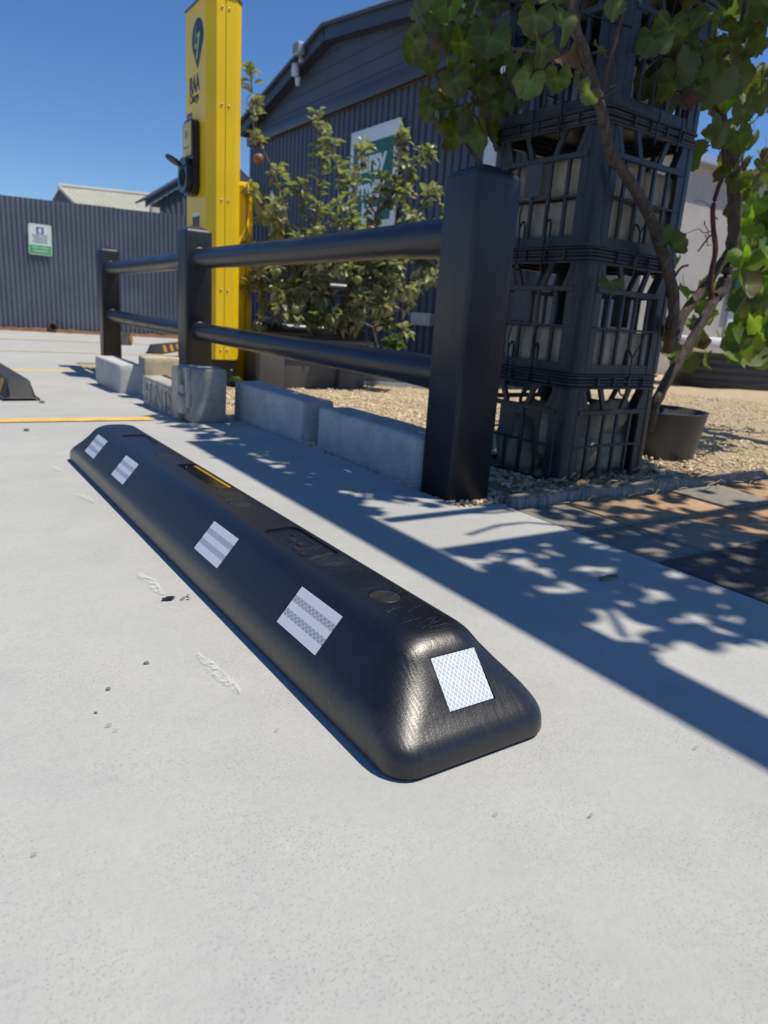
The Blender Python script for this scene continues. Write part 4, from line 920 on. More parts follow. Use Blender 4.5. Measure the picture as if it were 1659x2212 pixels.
LEAVES = [(1.474,2.07,1.519,0.126),(1.631,2.023,1.099,0.126),(1.444,2.081,1.282,0.1),(1.579,1.961,1.443,0.109),(1.69,2.09,1.331,0.118),(1.425,1.924,1.197,0.123),(1.451,2.044,1.365,0.129),(1.946,2.281,1.71,0.12),(1.667,1.925,1.186,0.088),(1.55,2.001,1.52,0.102),(1.437,1.909,1.293,0.133),(1.803,2.113,1.299,0.124),(1.367,1.911,1.407,0.099),(1.86,2.15,1.471,0.13),(1.64,2.033,1.189,0.125),(1.726,2.292,1.157,0.118),(1.65,2.001,1.514,0.1),(1.528,2.101,1.375,0.112),(1.462,2.122,1.356,0.124),(1.734,2.105,1.395,0.12),(1.664,1.949,1.476,0.107),(1.317,1.988,1.407,0.133),(1.61,2.122,1.467,0.107),(1.7,2.008,1.094,0.091),(1.512,1.929,1.199,0.132),(1.663,2.111,1.131,0.097),(1.428,2,1.406,0.086),(1.677,2.175,1.201,0.134),(1.424,1.934,1.111,0.127),(1.745,1.998,1.35,0.133),(1.284,1.917,1.301,0.086),(1.806,2.19,1.199,0.117),(1.802,2.134,1.222,0.13),(1.631,2.096,1.3,0.085),(1.843,2.196,1.291,0.134),(1.621,2.127,1.272,0.086),(1.849,2.291,1.347,0.132),(1.693,2.281,1.572,0.092),(1.455,1.956,1.403,0.102),(1.677,2.3,1.498,0.114),(1.544,2.049,1.511,0.133),(1.636,2.014,1.383,0.087),(1.423,1.967,1.168,0.093),(1.474,1.996,1.502,0.098),(1.56,2.101,1.345,0.116),(1.589,2.258,1.55,0.109),(1.521,2.277,1.591,0.121),(1.695,2.155,1.517,0.12),(1.971,2.254,1.396,0.109),(1.747,1.991,1.258,0.087),(1.574,1.989,1.497,0.123),(1.334,1.957,1.326,0.088),(1.85,2.166,1.544,0.104),(1.91,2.229,1.65,0.107),(1.27,1.914,1.26,0.088),(1.367,1.902,1.38,0.123),(1.594,2.271,1.422,0.094),(1.403,1.999,1.162,0.088),(1.32,1.994,1.251,0.106),(1.662,1.999,1.471,0.097),(1.752,2.09,1.309,0.126),(1.717,2.004,1.131,0.124),(1.287,1.905,1.393,0.101),(1.633,1.965,1.317,0.12),(1.581,2.191,1.346,0.095),(1.456,1.936,1.09,0.116),(1.545,2.277,1.524,0.134),(1.909,2.232,1.54,0.094),(1.701,2.235,1.493,0.091),(1.645,2.096,1.348,0.097),(1.447,2.155,1.378,0.089),(1.632,1.977,1.19,0.134),(1.796,2.226,1.648,0.092),(1.287,1.967,1.422,0.124),(1.745,2.219,1.493,0.098),(1.575,2.134,1.216,0.118),(1.477,1.901,1.081,0.103),(1.527,1.938,1.326,0.117),(1.583,1.999,1.371,0.13),(1.539,2.103,1.499,0.117),(1.539,2.061,1.141,0.088),(1.501,2.068,1.202,0.091),(1.472,2.082,1.15,0.083),(1.509,2.036,1.067,0.082),(1.443,2.054,1.144,0.095),(1.408,1.966,1.077,0.078),(1.472,1.998,1.092,0.087),(1.286,1.481,1.266,0.109),(1.3,1.421,1.135,0.095),(1.359,1.435,1.208,0.102),(1.385,1.449,1.138,0.083),(1.291,1.442,1.203,0.112),(1.455,1.518,1.327,0.112),(1.286,1.434,1.065,0.089),(1.5,1.517,1.177,0.095),(1.382,1.521,1.311,0.114),(2.088,1.557,1.315,0.103),(1.922,1.456,1.368,0.117),(1.808,1.52,1.29,0.137),(1.92,1.521,1.246,0.125),(1.947,1.588,1.476,0.122),(1.973,1.592,1.193,0.108),(1.865,1.523,1.339,0.122),(2.016,1.452,1.217,0.138),(1.994,1.553,1.464,0.129),(1.984,1.49,1.203,0.097),(1.977,1.563,1.345,0.132),(2.007,1.537,1.317,0.114),(1.913,1.522,1.207,0.118),(1.953,1.501,1.168,0.119),(1.795,1.562,1.436,0.129),(2.021,1.481,1.317,0.092),(2.118,1.559,1.288,0.137),(2.127,2.393,1.629,0.114),(2.322,2.095,1.757,0.091),(2.591,2.211,1.554,0.137),(2.204,2.22,1.529,0.093),(2.214,2.381,1.537,0.129),(2.855,2.2,1.621,0.134),(1.777,2.065,1.581,0.132),(2.326,2.12,1.502,0.128),(2.873,2.32,1.963,0.102),(2.702,2.191,1.739,0.116),(2.635,2.062,1.758,0.14),(2.603,2.12,1.483,0.099),(2.348,2.14,1.695,0.118),(2.264,2.366,1.758,0.135),(2.703,2.257,1.663,0.128),(1.855,2.063,1.577,0.136),(2.417,2.338,1.795,0.114),(2.709,2.344,1.765,0.107),(2.146,2.14,1.419,0.1),(2.678,2.332,1.885,0.107),(2.145,2.299,1.67,0.1),(2.211,2.306,1.793,0.11),(2.513,2.115,1.759,0.132),(2.246,2.162,1.622,0.126),(1.905,2.114,1.374,0.095),(2.575,2.354,1.75,0.126),(2.134,2.311,1.608,0.098),(2.228,2.202,1.671,0.139),(2.725,2.236,1.592,0.093),(2.877,2.275,1.747,0.103),(2.297,2.092,1.431,0.12),(2.01,2.081,1.563,0.117),(2.334,2.128,1.574,0.116),(2.139,2.105,1.551,0.093),(2.273,2.173,1.531,0.124),(2.761,2.355,1.821,0.09),(3.415,2.178,1.186,0.105),(2.777,2.065,1.529,0.094),(3.903,2.336,0.73,0.129),(2.504,1.679,1.278,0.109),(2.772,1.737,1.2,0.106),(2.776,2.009,1.797,0.115),(2.117,1.603,1.43,0.105),(2.443,1.697,1.516,0.098),(3.252,2.172,1.622,0.108),(2.789,1.952,1.386,0.121),(3.058,1.794,0.652,0.109),(3.161,2.049,1.629,0.096),(2.925,2.131,1.667,0.107),(2.785,1.902,1.745,0.138),(3.056,2.087,1.661,0.101),(2.586,1.742,1.091,0.133),(2.481,1.826,1.518,0.11),(3.606,2.159,0.841,0.102),(2.941,1.842,0.883,0.109),(3.593,2.267,1.25,0.129),(2.803,2.156,1.646,0.11),(2.453,1.643,1.179,0.125),(3.346,2.035,1.07,0.102),(3.115,2.349,1.569,0.108),(3.29,2.213,1.397,0.132),(2.478,1.89,1.46,0.098),(2.808,2.034,1.698,0.09),(2.317,1.749,1.569,0.122),(3.226,1.895,0.528,0.132),(3.145,2.065,1.063,0.094),(3.202,2.23,1.886,0.111),(3.059,2.051,1.802,0.107),(2.789,2.141,1.876,0.12),(2.433,1.668,1.378,0.123),(2.871,1.803,1.132,0.095),(2.633,1.952,1.794,0.133),(3.725,2.22,0.962,0.097),(3.153,2.298,1.542,0.118),(3.517,2.177,0.732,0.092),(2.369,1.691,1.613,0.091),(3.202,2.359,1.953,0.091),(3.148,2.276,1.894,0.11),(3.069,1.91,1.071,0.108),(2.318,1.81,1.577,0.118),(3.093,2.236,1.67,0.134),(2.859,1.859,1.197,0.139),(2.486,1.735,1.314,0.093),(2.916,1.886,1.467,0.129),(2.558,1.92,1.502,0.1),(2.928,1.751,0.61,0.117),(2.469,1.636,1.487,0.121),(2.675,1.863,1.53,0.095),(3.367,2.193,1.475,0.103),(3.179,1.981,0.823,0.123),(3.547,2.352,1.647,0.108),(3.286,2.24,1.606,0.113),(2.806,1.773,0.975,0.118),(2.856,2.078,1.506,0.113),(2.509,1.689,1.548,0.139),(3.092,2.384,1.891,0.092),(2.386,1.696,1.459,0.114),(2.736,1.772,1.395,0.138),(3.543,2.151,0.922,0.123),(2.7,1.928,1.463,0.097),(3.047,2.327,1.95,0.092),(2.723,1.788,1.107,0.121),(2.667,1.812,1.427,0.135),(2.584,1.738,1.505,0.131),(2.834,1.682,0.577,0.108),(3.111,2.144,1.862,0.108),(2.6,1.859,1.398,0.102),(3.159,2.17,1.973,0.105),(2.802,1.864,1.651,0.094),(2.922,1.979,1.242,0.135),(2.687,1.694,0.808,0.101),(2.946,1.934,1.262,0.119),(3.918,2.287,0.779,0.118),(2.865,1.971,1.351,0.114),(2.392,1.819,1.381,0.13),(3.619,2.29,1.213,0.094),(3.658,2.334,1.055,0.1),(2.761,1.633,0.484,0.132),(2.768,1.913,1.474,0.092),(3.327,2.339,2.029,0.14),(2.674,1.671,1.119,0.097),(2.785,1.867,1.598,0.112),(2.153,1.627,1.571,0.116),(3.222,2.299,1.551,0.114),(2.59,1.758,1.669,0.11),(2.341,1.783,1.599,0.128),(3.088,2.169,1.637,0.093),(3.634,2.352,1.476,0.111),(3.19,2.398,1.833,0.13),(3.146,1.879,0.559,0.098),(3.738,2.26,1.065,0.129),(2.984,1.966,1.56,0.102),(3.406,2.122,0.999,0.132),(2.369,1.868,1.651,0.101),(2.619,1.633,0.7,0.131),(3.824,2.391,1.425,0.099),(3.14,2.29,1.572,0.116),(2.974,2.018,1.449,0.124),(3.482,2.2,1.361,0.092),(3.812,2.21,0.611,0.105),(2.754,2.06,1.733,0.131),(3.099,2.09,0.737,0.118),(2.473,1.861,0.738,0.115),(2.774,1.909,0.406,0.116),(2.754,1.821,0.579,0.097),(3.083,2.082,0.5,0.107),(2.526,1.82,0.667,0.091),(2.78,2.026,0.505,0.095),(3.01,1.981,0.416,0.111),(2.446,1.801,0.76,0.101),(2.533,1.899,0.636,0.098),(2.779,1.989,0.428,0.106),(2.804,1.943,0.563,0.077),(2.741,1.859,0.645,0.105),(2.713,1.804,0.485,0.113),(2.935,2.041,0.356,0.093),(2.721,1.969,0.438,0.095),(2.71,1.84,0.685,0.071),(2.738,1.987,0.56,0.114),(2.643,1.991,0.79,0.105),(2.61,1.843,0.668,0.115),(1.389,1.45,1.094,0.075),(1.502,1.45,1.087,0.08),(1.53,1.75,1.257,0.12),(1.605,1.8,1.315,0.11),(2.138,1.62,1.249,0.135),(1.92,1.62,1.236,0.11),(2.29,1.6,1.167,0.12),(1.746,1.5,0.641,0.085),(2,1.5,0.768,0.1),(1.952,1.5,0.803,0.08),(1.573,1.5,1.208,0.06),(1.603,1.5,1.316,0.07),(2.122,1.75,1.47,0.11),(2.213,1.65,1.085,0.12),(1.489,1.85,1.306,0.15),(1.67,1.9,1.266,0.13),(1.768,2.2,0.916,0.07)]
rl = random.Random(77); to_cam = Vector((0, 0, .5))
stalk_me = tube_me('stalk', smooth_path([(0, .0, 0), (0, .30, .05), (0, .55, .22), (0, .75, .45)], 3), [.011]*10, 'cane_red', 5)
for i, (x, y, z, s) in enumerate(LEAVES):
    u = rl.random(); right = x > 2.3 and z < 1.35
    me = rl.choice(VD) if u < .07 else rl.choice(VY) if u < (.42 if right else .13) else rl.choice(VL)
    # blades hang: tip down, upper face turned outwards at random
    az = math.atan2(-y, -x)+rl.gauss(0, .8)+(math.pi if rl.random() < .22 else 0); tilt = rl.uniform(-.15, 1.05)
    nrm = Vector((math.cos(az)*math.cos(tilt), math.sin(az)*math.cos(tilt), math.sin(tilt)))
    dn = (Vector((rl.gauss(0, .28), rl.gauss(0, .28), -1))); dn = (dn-nrm*dn.dot(nrm)).normalized(); sd = (-dn).cross(nrm)
    m = Matrix((sd, -dn, nrm)).transposed().to_4x4(); m.translation = (x, y, z)
    o = obj('leaf', me, vine); s2 = s*(.62 if u < .07 else 1.0)*.92; o.matrix_local = m @ Matrix.Diagonal((s2*rl.uniform(.8, 1.05), s2, s2*rl.uniform(.7, 1.6), 1))
    if i % 3 == 0:
        k = obj('stalk', stalk_me, vine); k.matrix_local = m @ Matrix.Translation((0, -.06*s2, 0)) @ Matrix.Diagonal((s2*.9, s2*.9, s2*.9, 1))
# deeper foliage behind the trunk at the right, too many and too overlapped to pick apart
rb_ = random.Random(91); BV, BF = [], []
lf0 = [(0, -.55, 0), (.34, -.40, .06), (.55, -.04, .14), (.42, .30, .10), (.14, .36, .02), (0, .18, 0), (-.14, .36, .02), (-.42, .30, .10), (-.55, -.04, .14), (-.34, -.40, .06)]
for _ in range(360):
    t = rb_.random(); y = 1.75+.55*rb_.random(); x = y*rb_.uniform(1.60, 1.95); z = .42+1.35*rb_.random()**1.15
    s = rb_.uniform(.07, .13); az = math.atan2(-y, -x)+rb_.gauss(0, .8); tl = rb_.uniform(-.1, 1.0); nrm = Vector((math.cos(az)*math.cos(tl), math.sin(az)*math.cos(tl), math.sin(tl)))
    dn = Vector((rb_.gauss(0, .3), rb_.gauss(0, .3), -1)); dn = (dn-nrm*dn.dot(nrm)).normalized(); sd = (-dn).cross(nrm); m = Matrix((sd, -dn, nrm)).transposed(); k = len(BV)
    BV.append(Vector((x, y, z))); BV += [Vector((x, y, z))+m @ Vector((q[0], q[1], q[2]*rb_.uniform(-1, 1.6)))*s*rb_.uniform(.9, 1.1) for q in lf0]
    BF += [(k, k+1+j, k+1+(j+1) % 10) for j in range(10)]
me = bpy.data.meshes.new('back_leaves'); me.from_pydata(BV, [], BF); me.materials.append(MATS['vine_leaf_young']); me.materials.append(MATS['vine_leaf']); me.polygons.foreach_set('material_index', [1 if (i//10) % 2 else 0 for i in range(len(BF))]); me.shade_smooth(); tag(obj('back_leaves', me, vine), kind='stuff')
# canopy on the pergola wires (above the frame; it shades the slab, crates and blocks)
def shade(x, y):
    """how densely the canopy covers the sun path that lands at (x, y) on the ground"""
    d = 0
    if .93 < x < 1.62 and 1.52 < y < 3.45: d = .93
    if .88 < x < 1.12 and 2.1 < y < 3.45: d = .62
    if 1.3 < x < 2.35 and 1.46 < y < 2.7: d = .95
    if 1.0 < x < 1.38 and 1.52 < y < 1.82: d = .50
    if .93 < x < 2.1 and .62 < y < 1.16: d = .80
    if 1.40 < x < 2.05 and 1.10 < y < 1.5: d = .62 if x < 1.8 else .4
    if 1.22 < x < 2.6 and -.6 < y < .80: d = .88
    if .93 < x < 1.34 and .36 < y < .70-(x-.93)*.72: d = .0
    if .93 < x < 1.05 and .68 < y < .80: d = .5
    if .95 < x < 1.34 and 1.18 < y < 1.50: d = .0
    if 2.1 < x and .95 < y < 1.42: d = .2
    return d
rc = random.Random(5); CV, CF = [], []
lf = [(0, -.55, 0), (.32, -.38, .05), (.52, -.02, .10), (.34, .18, .04), (.42, .42, .10), (.10, .36, 0), (0, .22, 0), (-.10, .36, 0), (-.42, .42, .10), (-.34, .18, .04), (-.52, -.02, .10), (-.32, -.38, .05)]
cell = .05; gy_ = -.6
while gy_ < 3.5:
    gx_ = .85
    while gx_ < 2.7:
        d = min(.955, shade(gx_+cell/2, gy_+cell/2))
        if d > 0:
            ex = -math.log(1-d)*cell*cell/.0034; k_n = int(ex)+(1 if rc.random() < ex-int(ex) else 0)
            for _ in range(k_n):
                z = rc.uniform(zp+.02, zp+.75); p = Vector((gx_+rc.random()*cell, gy_+rc.random()*cell, 0))+SUN*(z/SUN.z)
                s = rc.uniform(.060, .105); e = Euler((rc.gauss(0, .5), rc.gauss(0, .5), rc.uniform(0, 6.3))).to_matrix(); k = len(CV)
                CV += [p+e @ Vector(q)*s for q in lf]; CF.append(tuple(range(k, k+12)))
        gx_ += cell
    gy_ += cell
me = bpy.data.meshes.new('canopy_leaves'); me.from_pydata(CV, [], CF); me.materials.append(MATS['vine_leaf'])
tag(obj('canopy_leaves', me, vine), kind='stuff')
for i in range(16):
    q = random.Random(300+i); y = -.5+i*.19; x = 1.7+q.uniform(0, .3); P = [(x, y, zp+.06), (x+.25, y+q.uniform(-.2, .2), zp+.14), (x+.55, y+q.uniform(-.3, .3), zp+.10), (x+.9, y+q.uniform(-.3, .3), zp+.12)]
    cane('cane', P, .009, .005, n=6, k=3)

# ================================================================== pot at the vine's foot
pot = thing('plant_pot', 'round dark plastic pot holding the vine trunk, beside the crate column', 'plant pot', (2.66, 1.93, -.035))
obj('pot_wall', lathe_me('pot_wall', [(.164, 0), (.166, .004), (.200, .222), (.203, .230), (.197, .230), (.160, .012)], 'pot_plastic', 48, True), pot)
bm = bmesh.new(); poly_prism(bm, circ(0, 0, .187, 28), .15, .17); obj('soil', bm_mesh(bm, 'soil', 'dirt'), pot)
for a, z in ((-128, .10), (-126, .05), (-75, .12)):
    r0 = .153+.044*z/.215; obj('drain_hole', lathe_me('drain_hole', [(.006, 0), (.006, .002), (.003, .003), (.0003, .003)], 'block_sand', 10), pot, (r0*math.cos(R(a)), r0*math.sin(R(a)), z), (R(90), 0, R(a+90)))

# ================================================================== apple tree
def apple_leaf_me(seed):
    r = random.Random(seed); bm = bmesh.new(); ve = bm.verts.layers.float.new('vein'); ed = bm.verts.layers.float.new('edge')
    fold, droop, n = r.uniform(.25, .75), r.uniform(.25, .85), 7; rows = []
    for i in range(n+1):
        t = i/n; wd = .27*math.sin(math.pi*min(1, t**.8*.98+.01))**.85+.004; y = t*math.cos(droop*t*.6); z = -droop*t*t*.55
        row = []
        for s in (-1, -.5, 0, .5, 1):
            v = bm.verts.new((s*wd, y, z+fold*abs(s)*wd*.9+(.015*math.sin(9*t+s*4) if abs(s) == 1 else 0))); v[ve] = 1 if s == 0 else 0; v[ed] = abs(s); row.append(v)
        rows.append(row)
    for q, s in zip(rows, rows[1:]):
        for k in range(4): bm.faces.new((q[k], q[k+1], s[k+1], s[k]))
    return bm_mesh(bm, 'leaf', 'apple_leaf', smooth=True)
AL = [apple_leaf_me(i) for i in range(8)]
tree = thing('apple_tree', 'bushy apple tree with pale curled leaves behind the rail fence', 'tree', (2.86, 5.08, 0))
TO = Vector((2.86, 5.08, 0)); ra = random.Random(14); shoots = []
def tcane(name, pts, r0, r1, n=7):
    P = smooth_path([Vector(p)-TO for p in pts], 4); m = len(P); return obj(name, tube_me(name, P, [r0+(r1-r0)*i/(m-1) for i in range(m)], 'apple_bark', n, .08), tree)
base = Vector((2.86, 5.08, .15)); tcane('trunk', [base, (2.84, 5.06, .3), (2.87, 5.08, .46), (2.86, 5.08, .62)], .032, .024, 9)
def add_shoot(a, b, r, leafy=.25, n=1.0):
    a, b = Vector(a), Vector(b); mid = (a+b)/2+Vector((ra.uniform(-.05, .05), ra.uniform(-.05, .05), ra.uniform(-.03, .06))); tcane('branch', [a, mid, b], r, r*.4); shoots.append((a, mid, b, leafy, n))
right, fwd = Vector((.833, -.553, 0)), Vector((.553, .833, 0))
def TP(u, v, z): return TO+right*u*1.076+fwd*v+Vector((0, 0, .5+(z-.5)*1.076))
crotch = Vector((2.86, 5.08, .55))
limbs = []
for u, v, z in ((-.42, -.05, .95), (-.25, .2, 1.1), (.05, -.2, 1.15), (.20, .15, 1.2), (.42, -.1, 1.05), (.55, .12, .98), (-.55, .1, .72), (.35, -.25, .70), (-.2, -.25, .75), (.62, 0, .82)):
    L_ = TP(u, v, z); add_shoot(crotch+Vector((0, 0, ra.uniform(-.25, .05))), L_, .016, .35, .7); limbs.append(L_)
tips = [(-.70, 0, 1.30), (-.62, .1, 1.12), (-.50, -.1, 1.42), (-.34, .0, 1.35), (-.25, .1, 1.82), (-.14, -.05, 1.66), (-.02, .1, 1.40), (.10, -.1, 1.62), (.22, .1, 1.45), (.36, -.05, 1.72), (.42, .1, 1.50), (.55, 0, 1.62), (.60, -.1, 1.36), (.72, .05, 1.25), (.80, 0, 1.05), (.70, .1, .88), (.52, -.15, .70),
        (-.72, 0, .95), (-.76, .05, .80), (-.70, -.1, .62), (-.55, -.1, .50), (-.35, -.2, .45), (-.12, -.2, .42), (.12, -.25, .48), (.30, -.2, .55), (.0, -.3, .80), (-.3, -.3, .95), (.25, -.3, .98), (.5, -.25, 1.15), (-.05, -.3, 1.2), (-.48, -.25, 1.18), (.40, -.25, 1.32), (.12, .3, 1.1), (-.2, .3, 1.25), (.62, .2, 1.05)]
for u, v, z in tips:
    b = TP(u, v, z); a = min(limbs, key=lambda q: (q-b).length); add_shoot(a, b, .0075, .12, 1.25)
# tall whip beside the charger
add_shoot(TP(-.45, .25, 1.1), TP(-.74, .34, 1.72), .008, .85, .5); add_shoot(TP(-.74, .34, 1.72), TP(-.775, .35, 2.16), .007, .2, .8); add_shoot(TP(-.72, .34, 1.7), TP(-.71, .33, 1.93), .006, .2, .8)
for k_ in range(110):      # short spurs filling the crown
    th = ra.uniform(0, 6.283); ph = ra.uniform(-.75, .8); q = ra.uniform(.35, .95)
    u, v, z = -.02+.70*q*math.cos(th)*math.cos(ph), .30*q*math.sin(th)*math.cos(ph), .74+.44*q*math.sin(ph)
    if k_ > 82: u, v, z = ra.uniform(-.5, .45), ra.uniform(-.30, -.05), ra.uniform(.34, .55)
    a = TP(u, v, z); add_shoot(a, a+Vector((ra.uniform(-.10, .10), ra.uniform(-.10, .05), ra.uniform(-.02, .17))), .005, .0, .55)
cand = []
for a, mid, b, leafy, nn in shoots:
    L_ = (b-a).length; cnt = int(L_*62*nn)+12
    for k in range(cnt):
        t = leafy+(1-leafy)*(ra.random()**.75) if k > 12 else ra.uniform(.86, 1.02)
        p = a*(1-t)**2+mid*2*t*(1-t)+b*t*t; ax = (b-a).normalized(); ang = ra.uniform(0, 6.283); side = ax.orthogonal().normalized(); side.rotate(Matrix.Rotation(ang, 3, ax))
        d = (side*ra.uniform(.5, 1)+ax*ra.uniform(-.1, .6)+Vector((ra.uniform(-.4, .4), ra.uniform(-.4, .4), ra.uniform(-.35, .5)))).normalized(); p = p+d*ra.uniform(0, .03); s = ra.uniform(.055, .105)*(1.0 if t < .95 else .75)
        cand.append((p, d, s))
def leaf_matrix(p, d, s):
    up = Vector((ra.gauss(0, .35), ra.gauss(0, .35), 1)); sd = d.cross(up).normalized(); nr = sd.cross(d); return Matrix.Translation(p-TO) @ Matrix((sd, d, nr)).transposed().to_4x4() @ Matrix.Diagonal((s*ra.uniform(.85, 1.15), s, s, 1))
cam_p = Vector((0, 0, .5)); order = sorted(cand, key=lambda c: (c[0]-cam_p).length-(.3 if c[0].z > .95 else 0))
V, F = [], []
for i, (p, d, s) in enumerate(order):
    m = leaf_matrix(p, d, s); me = AL[i % 8]
    if i < 295: obj('leaf', me, tree).matrix_local = m
    else:
        k = len(V); V += [m @ v.co for v in me.vertices]; F += [tuple(k+j for j in q.vertices) for q in me.polygons]
me = bpy.data.meshes.new('inner_leaves'); me.from_pydata(V, [], F); me.materials.append(MATS['apple_leaf']); me.shade_smooth()
tag(obj('inner_leaves', me, tree), kind='stuff')
prof = [(.004, .004), (.018, .0), (.032, .010), (.040, .030), (.040, .048), (.032, .064), (.018, .072), (.006, .068), (.0005, .064)]
ap = lathe_me('apple', prof, 'apple_red', 18, False); ag = lathe_me('apple', prof, 'apple_green', 18, False)
for i, (u, v, z, c, s) in enumerate([(-.60, -.2, 1.43, 1, 1.15), (.18, -.3, 1.02, 1, 1.1), (.58, -.2, 1.06, 1, .9), (.74, -.15, .90, 1, .95), (-.30, -.33, .47, 0, 1.1), (.46, -.2, 1.28, 1, .7), (.10, -.34, .70, 0, 1.0), (-.2, -.3, 1.0, 0, .9), (.66, -.1, .96, 1, .8), (-.45, -.3, .72, 0, .9)]):
    o = obj('apple', ap if c else ag, tree, TP(u, v, z)-TO, (ra.uniform(-.6, .6), ra.uniform(-.6, .6), ra.uniform(0, 6))); o.scale = (s*.8,)*3

# low herbs and a bare twig in the beds behind the fence
def herb(label, loc, n, h, spread, seed, cat='plant', s0=.05):
    q = random.Random(seed); t = thing('herb', label, cat, loc); O = Vector(loc)
    for k in range(n):
        a = q.uniform(0, 6.283); r = spread*q.random()**.6; tip = Vector((math.cos(a)*r, math.sin(a)*r, h*q.uniform(.5, 1)))
        obj('stem', tube_me('stem', [(0, 0, 0), tip*.5+Vector((0, 0, .03)), tip], .004, 'apple_bark', 5), t)
        for j in range(6):
            p = tip*q.uniform(.5, 1.02); d = Vector((q.uniform(-1, 1), q.uniform(-1, 1), q.uniform(.0, .7))).normalized(); sd = d.cross(Vector((0, 0, 1))).normalized(); nr = sd.cross(d); s = q.uniform(s0, s0*1.8)
            o = obj('leaf', HL[(k+j) % 4], t); o.matrix_local = Matrix.Translation(p) @ Matrix((sd, d, nr)).transposed().to_4x4() @ Matrix.Diagonal((s*1.25, s, s, 1))
    return t
HL = []
for i in range(4):
    me = apple_leaf_me(60+i); me.materials.clear(); me.materials.append(MATS['herb_leaf']); HL.append(me)
herb('leafy green seedling in the planter right of the apple trunk', (3.55, 5.28, .06), 9, .32, .14, 1)
herb('low green herbs in the planter below the apple tree', (3.35, 5.32, .10), 8, .22, .20, 2)
herb('clump of green herbs at the foot of the apple tree', (2.62, 5.06, .30), 10, .22, .22, 3)
herb('tiny weed at the foot of the charging pillar', (1.93, 4.95, zg(4.95)), 2, .10, .03, 4, 'weed', .03)
tw = thing('bare_twig', 'bare forked grey twig sticking up from the planter', 'twig', (3.32, 5.2, .1))
obj('stem', tube_me('stem', smooth_path([(0, 0, 0), (-.05, 0, .16), (-.10, 0, .30)], 3), .010, 'apple_bark', 6), tw)
for b in ((-.30, 0, .40), (.12, -.05, .47)): obj('fork', tube_me('fork', smooth_path([(-.10, 0, .30), (b[0]*.6-.03, 0, b[2]*.85), b], 3), .008, 'apple_bark', 6), tw)
obj('apple', ap, tw, (.02, -.03, .03))

# planters
pl = thing('plastic_planter', 'dark grey plastic planter behind the lower rail, right of the charger', 'planter', (0, 0, 0))
obj('box', box_me('box', (2.16, 4.95, zg(5)-.03), (3.02, 5.38, .26), 'planter_grey', .012), pl)
obj('corner', box_me('corner', (2.10, 4.92, zg(5)-.03), (2.30, 5.0, .262), 'planter_grey', .012), pl); obj('corner', box_me('corner', (2.76, 4.91, zg(5)-.03), (2.93, 5.0, .08), 'planter_grey', .02), pl)
obj('corner', box_me('corner', (2.80, 4.92, .085), (3.0, 5.0, .24), 'planter_grey', .02), pl); obj('rim', box_me('rim', (2.08, 4.90, .265), (3.06, 5.42, .295), 'planter_grey', .01), pl)
obj('soil', box_me('soil', (2.15, 5.0, .296), (3.0, 5.35, .305), 'dirt'), pl)
pb = thing('timber_planter', 'long grey woodgrain planter bed with a pale lower edge below the rails', 'planter', (0, 0, 0))
B0, B1 = Vector((3.03, 5.52, 0)), Vector((4.15, 4.72, 0)); d_ = (B1-B0).normalized(); n_ = Vector((-d_.y, d_.x, 0)); ang = math.atan2(d_.y, d_.x); LL = (B1-B0).length
def pbox(nm, lo, hi, mat, bv=.004): o = obj(nm, box_me(nm, lo, hi, mat, bv), pb); o.location = (B0.x, B0.y, zg(5.2)); o.rotation_euler = (0, 0, ang); return o
pbox('board', (0, 0, .03), (LL, .05, .20), 'grey_sleeper'); pbox('skirting', (-.01, -.02, -.04), (LL, .048, .029), 'zinc'); pbox('board', (0, .55, .0), (LL, .6, .2), 'grey_sleeper'); pbox('soil', (.0, .052, 0), (LL, .548, .16), 'dirt', 0); pbox('cap', (.25, -.012, .201), (LL, .06, .225), 'white_wall')

# ================================================================== shed
sh = thing('shed', 'dark steel clad shed with a gable roof behind the garden', 'shed', (0, 0, 0))
XW, YA, YB, ZE = 5.0, 5.2, 12.25, 3.13
def cladding(name, y0_, y1_, z0, zf, pitch=.135, dep=.02):
    bm = bmesh.new(); ys_ = []; y = y0_
    while y < y1_-.001: ys_ += [(y, 0), (y+pitch*.62, 0), (y+pitch*.70, dep), (y+pitch*.92, dep)]; y += pitch
    ys_.append((y1_, 0)); a = [bm.verts.new((XW+d, yy, z0)) for yy, d in ys_]; b = [bm.verts.new((XW+d, yy, zf(yy))) for yy, d in ys_]
    for k in range(len(a)-1): bm.faces.new((a[k], b[k], b[k+1], a[k+1]))
    return bm_mesh(bm, name, 'shed_steel')
obj('lower_cladding', cladding('lower_cladding', YA, YB, -.12, lambda y: ZE), sh)
YM, ZA = 9.45, 4.02
def roofz(y): return 3.37+(ZA-3.37)*(1-(y-YM)/(YB-YM)) if y > YM else 3.37+(ZA-3.37)*(1-(YM-y)/(YM-4.0))
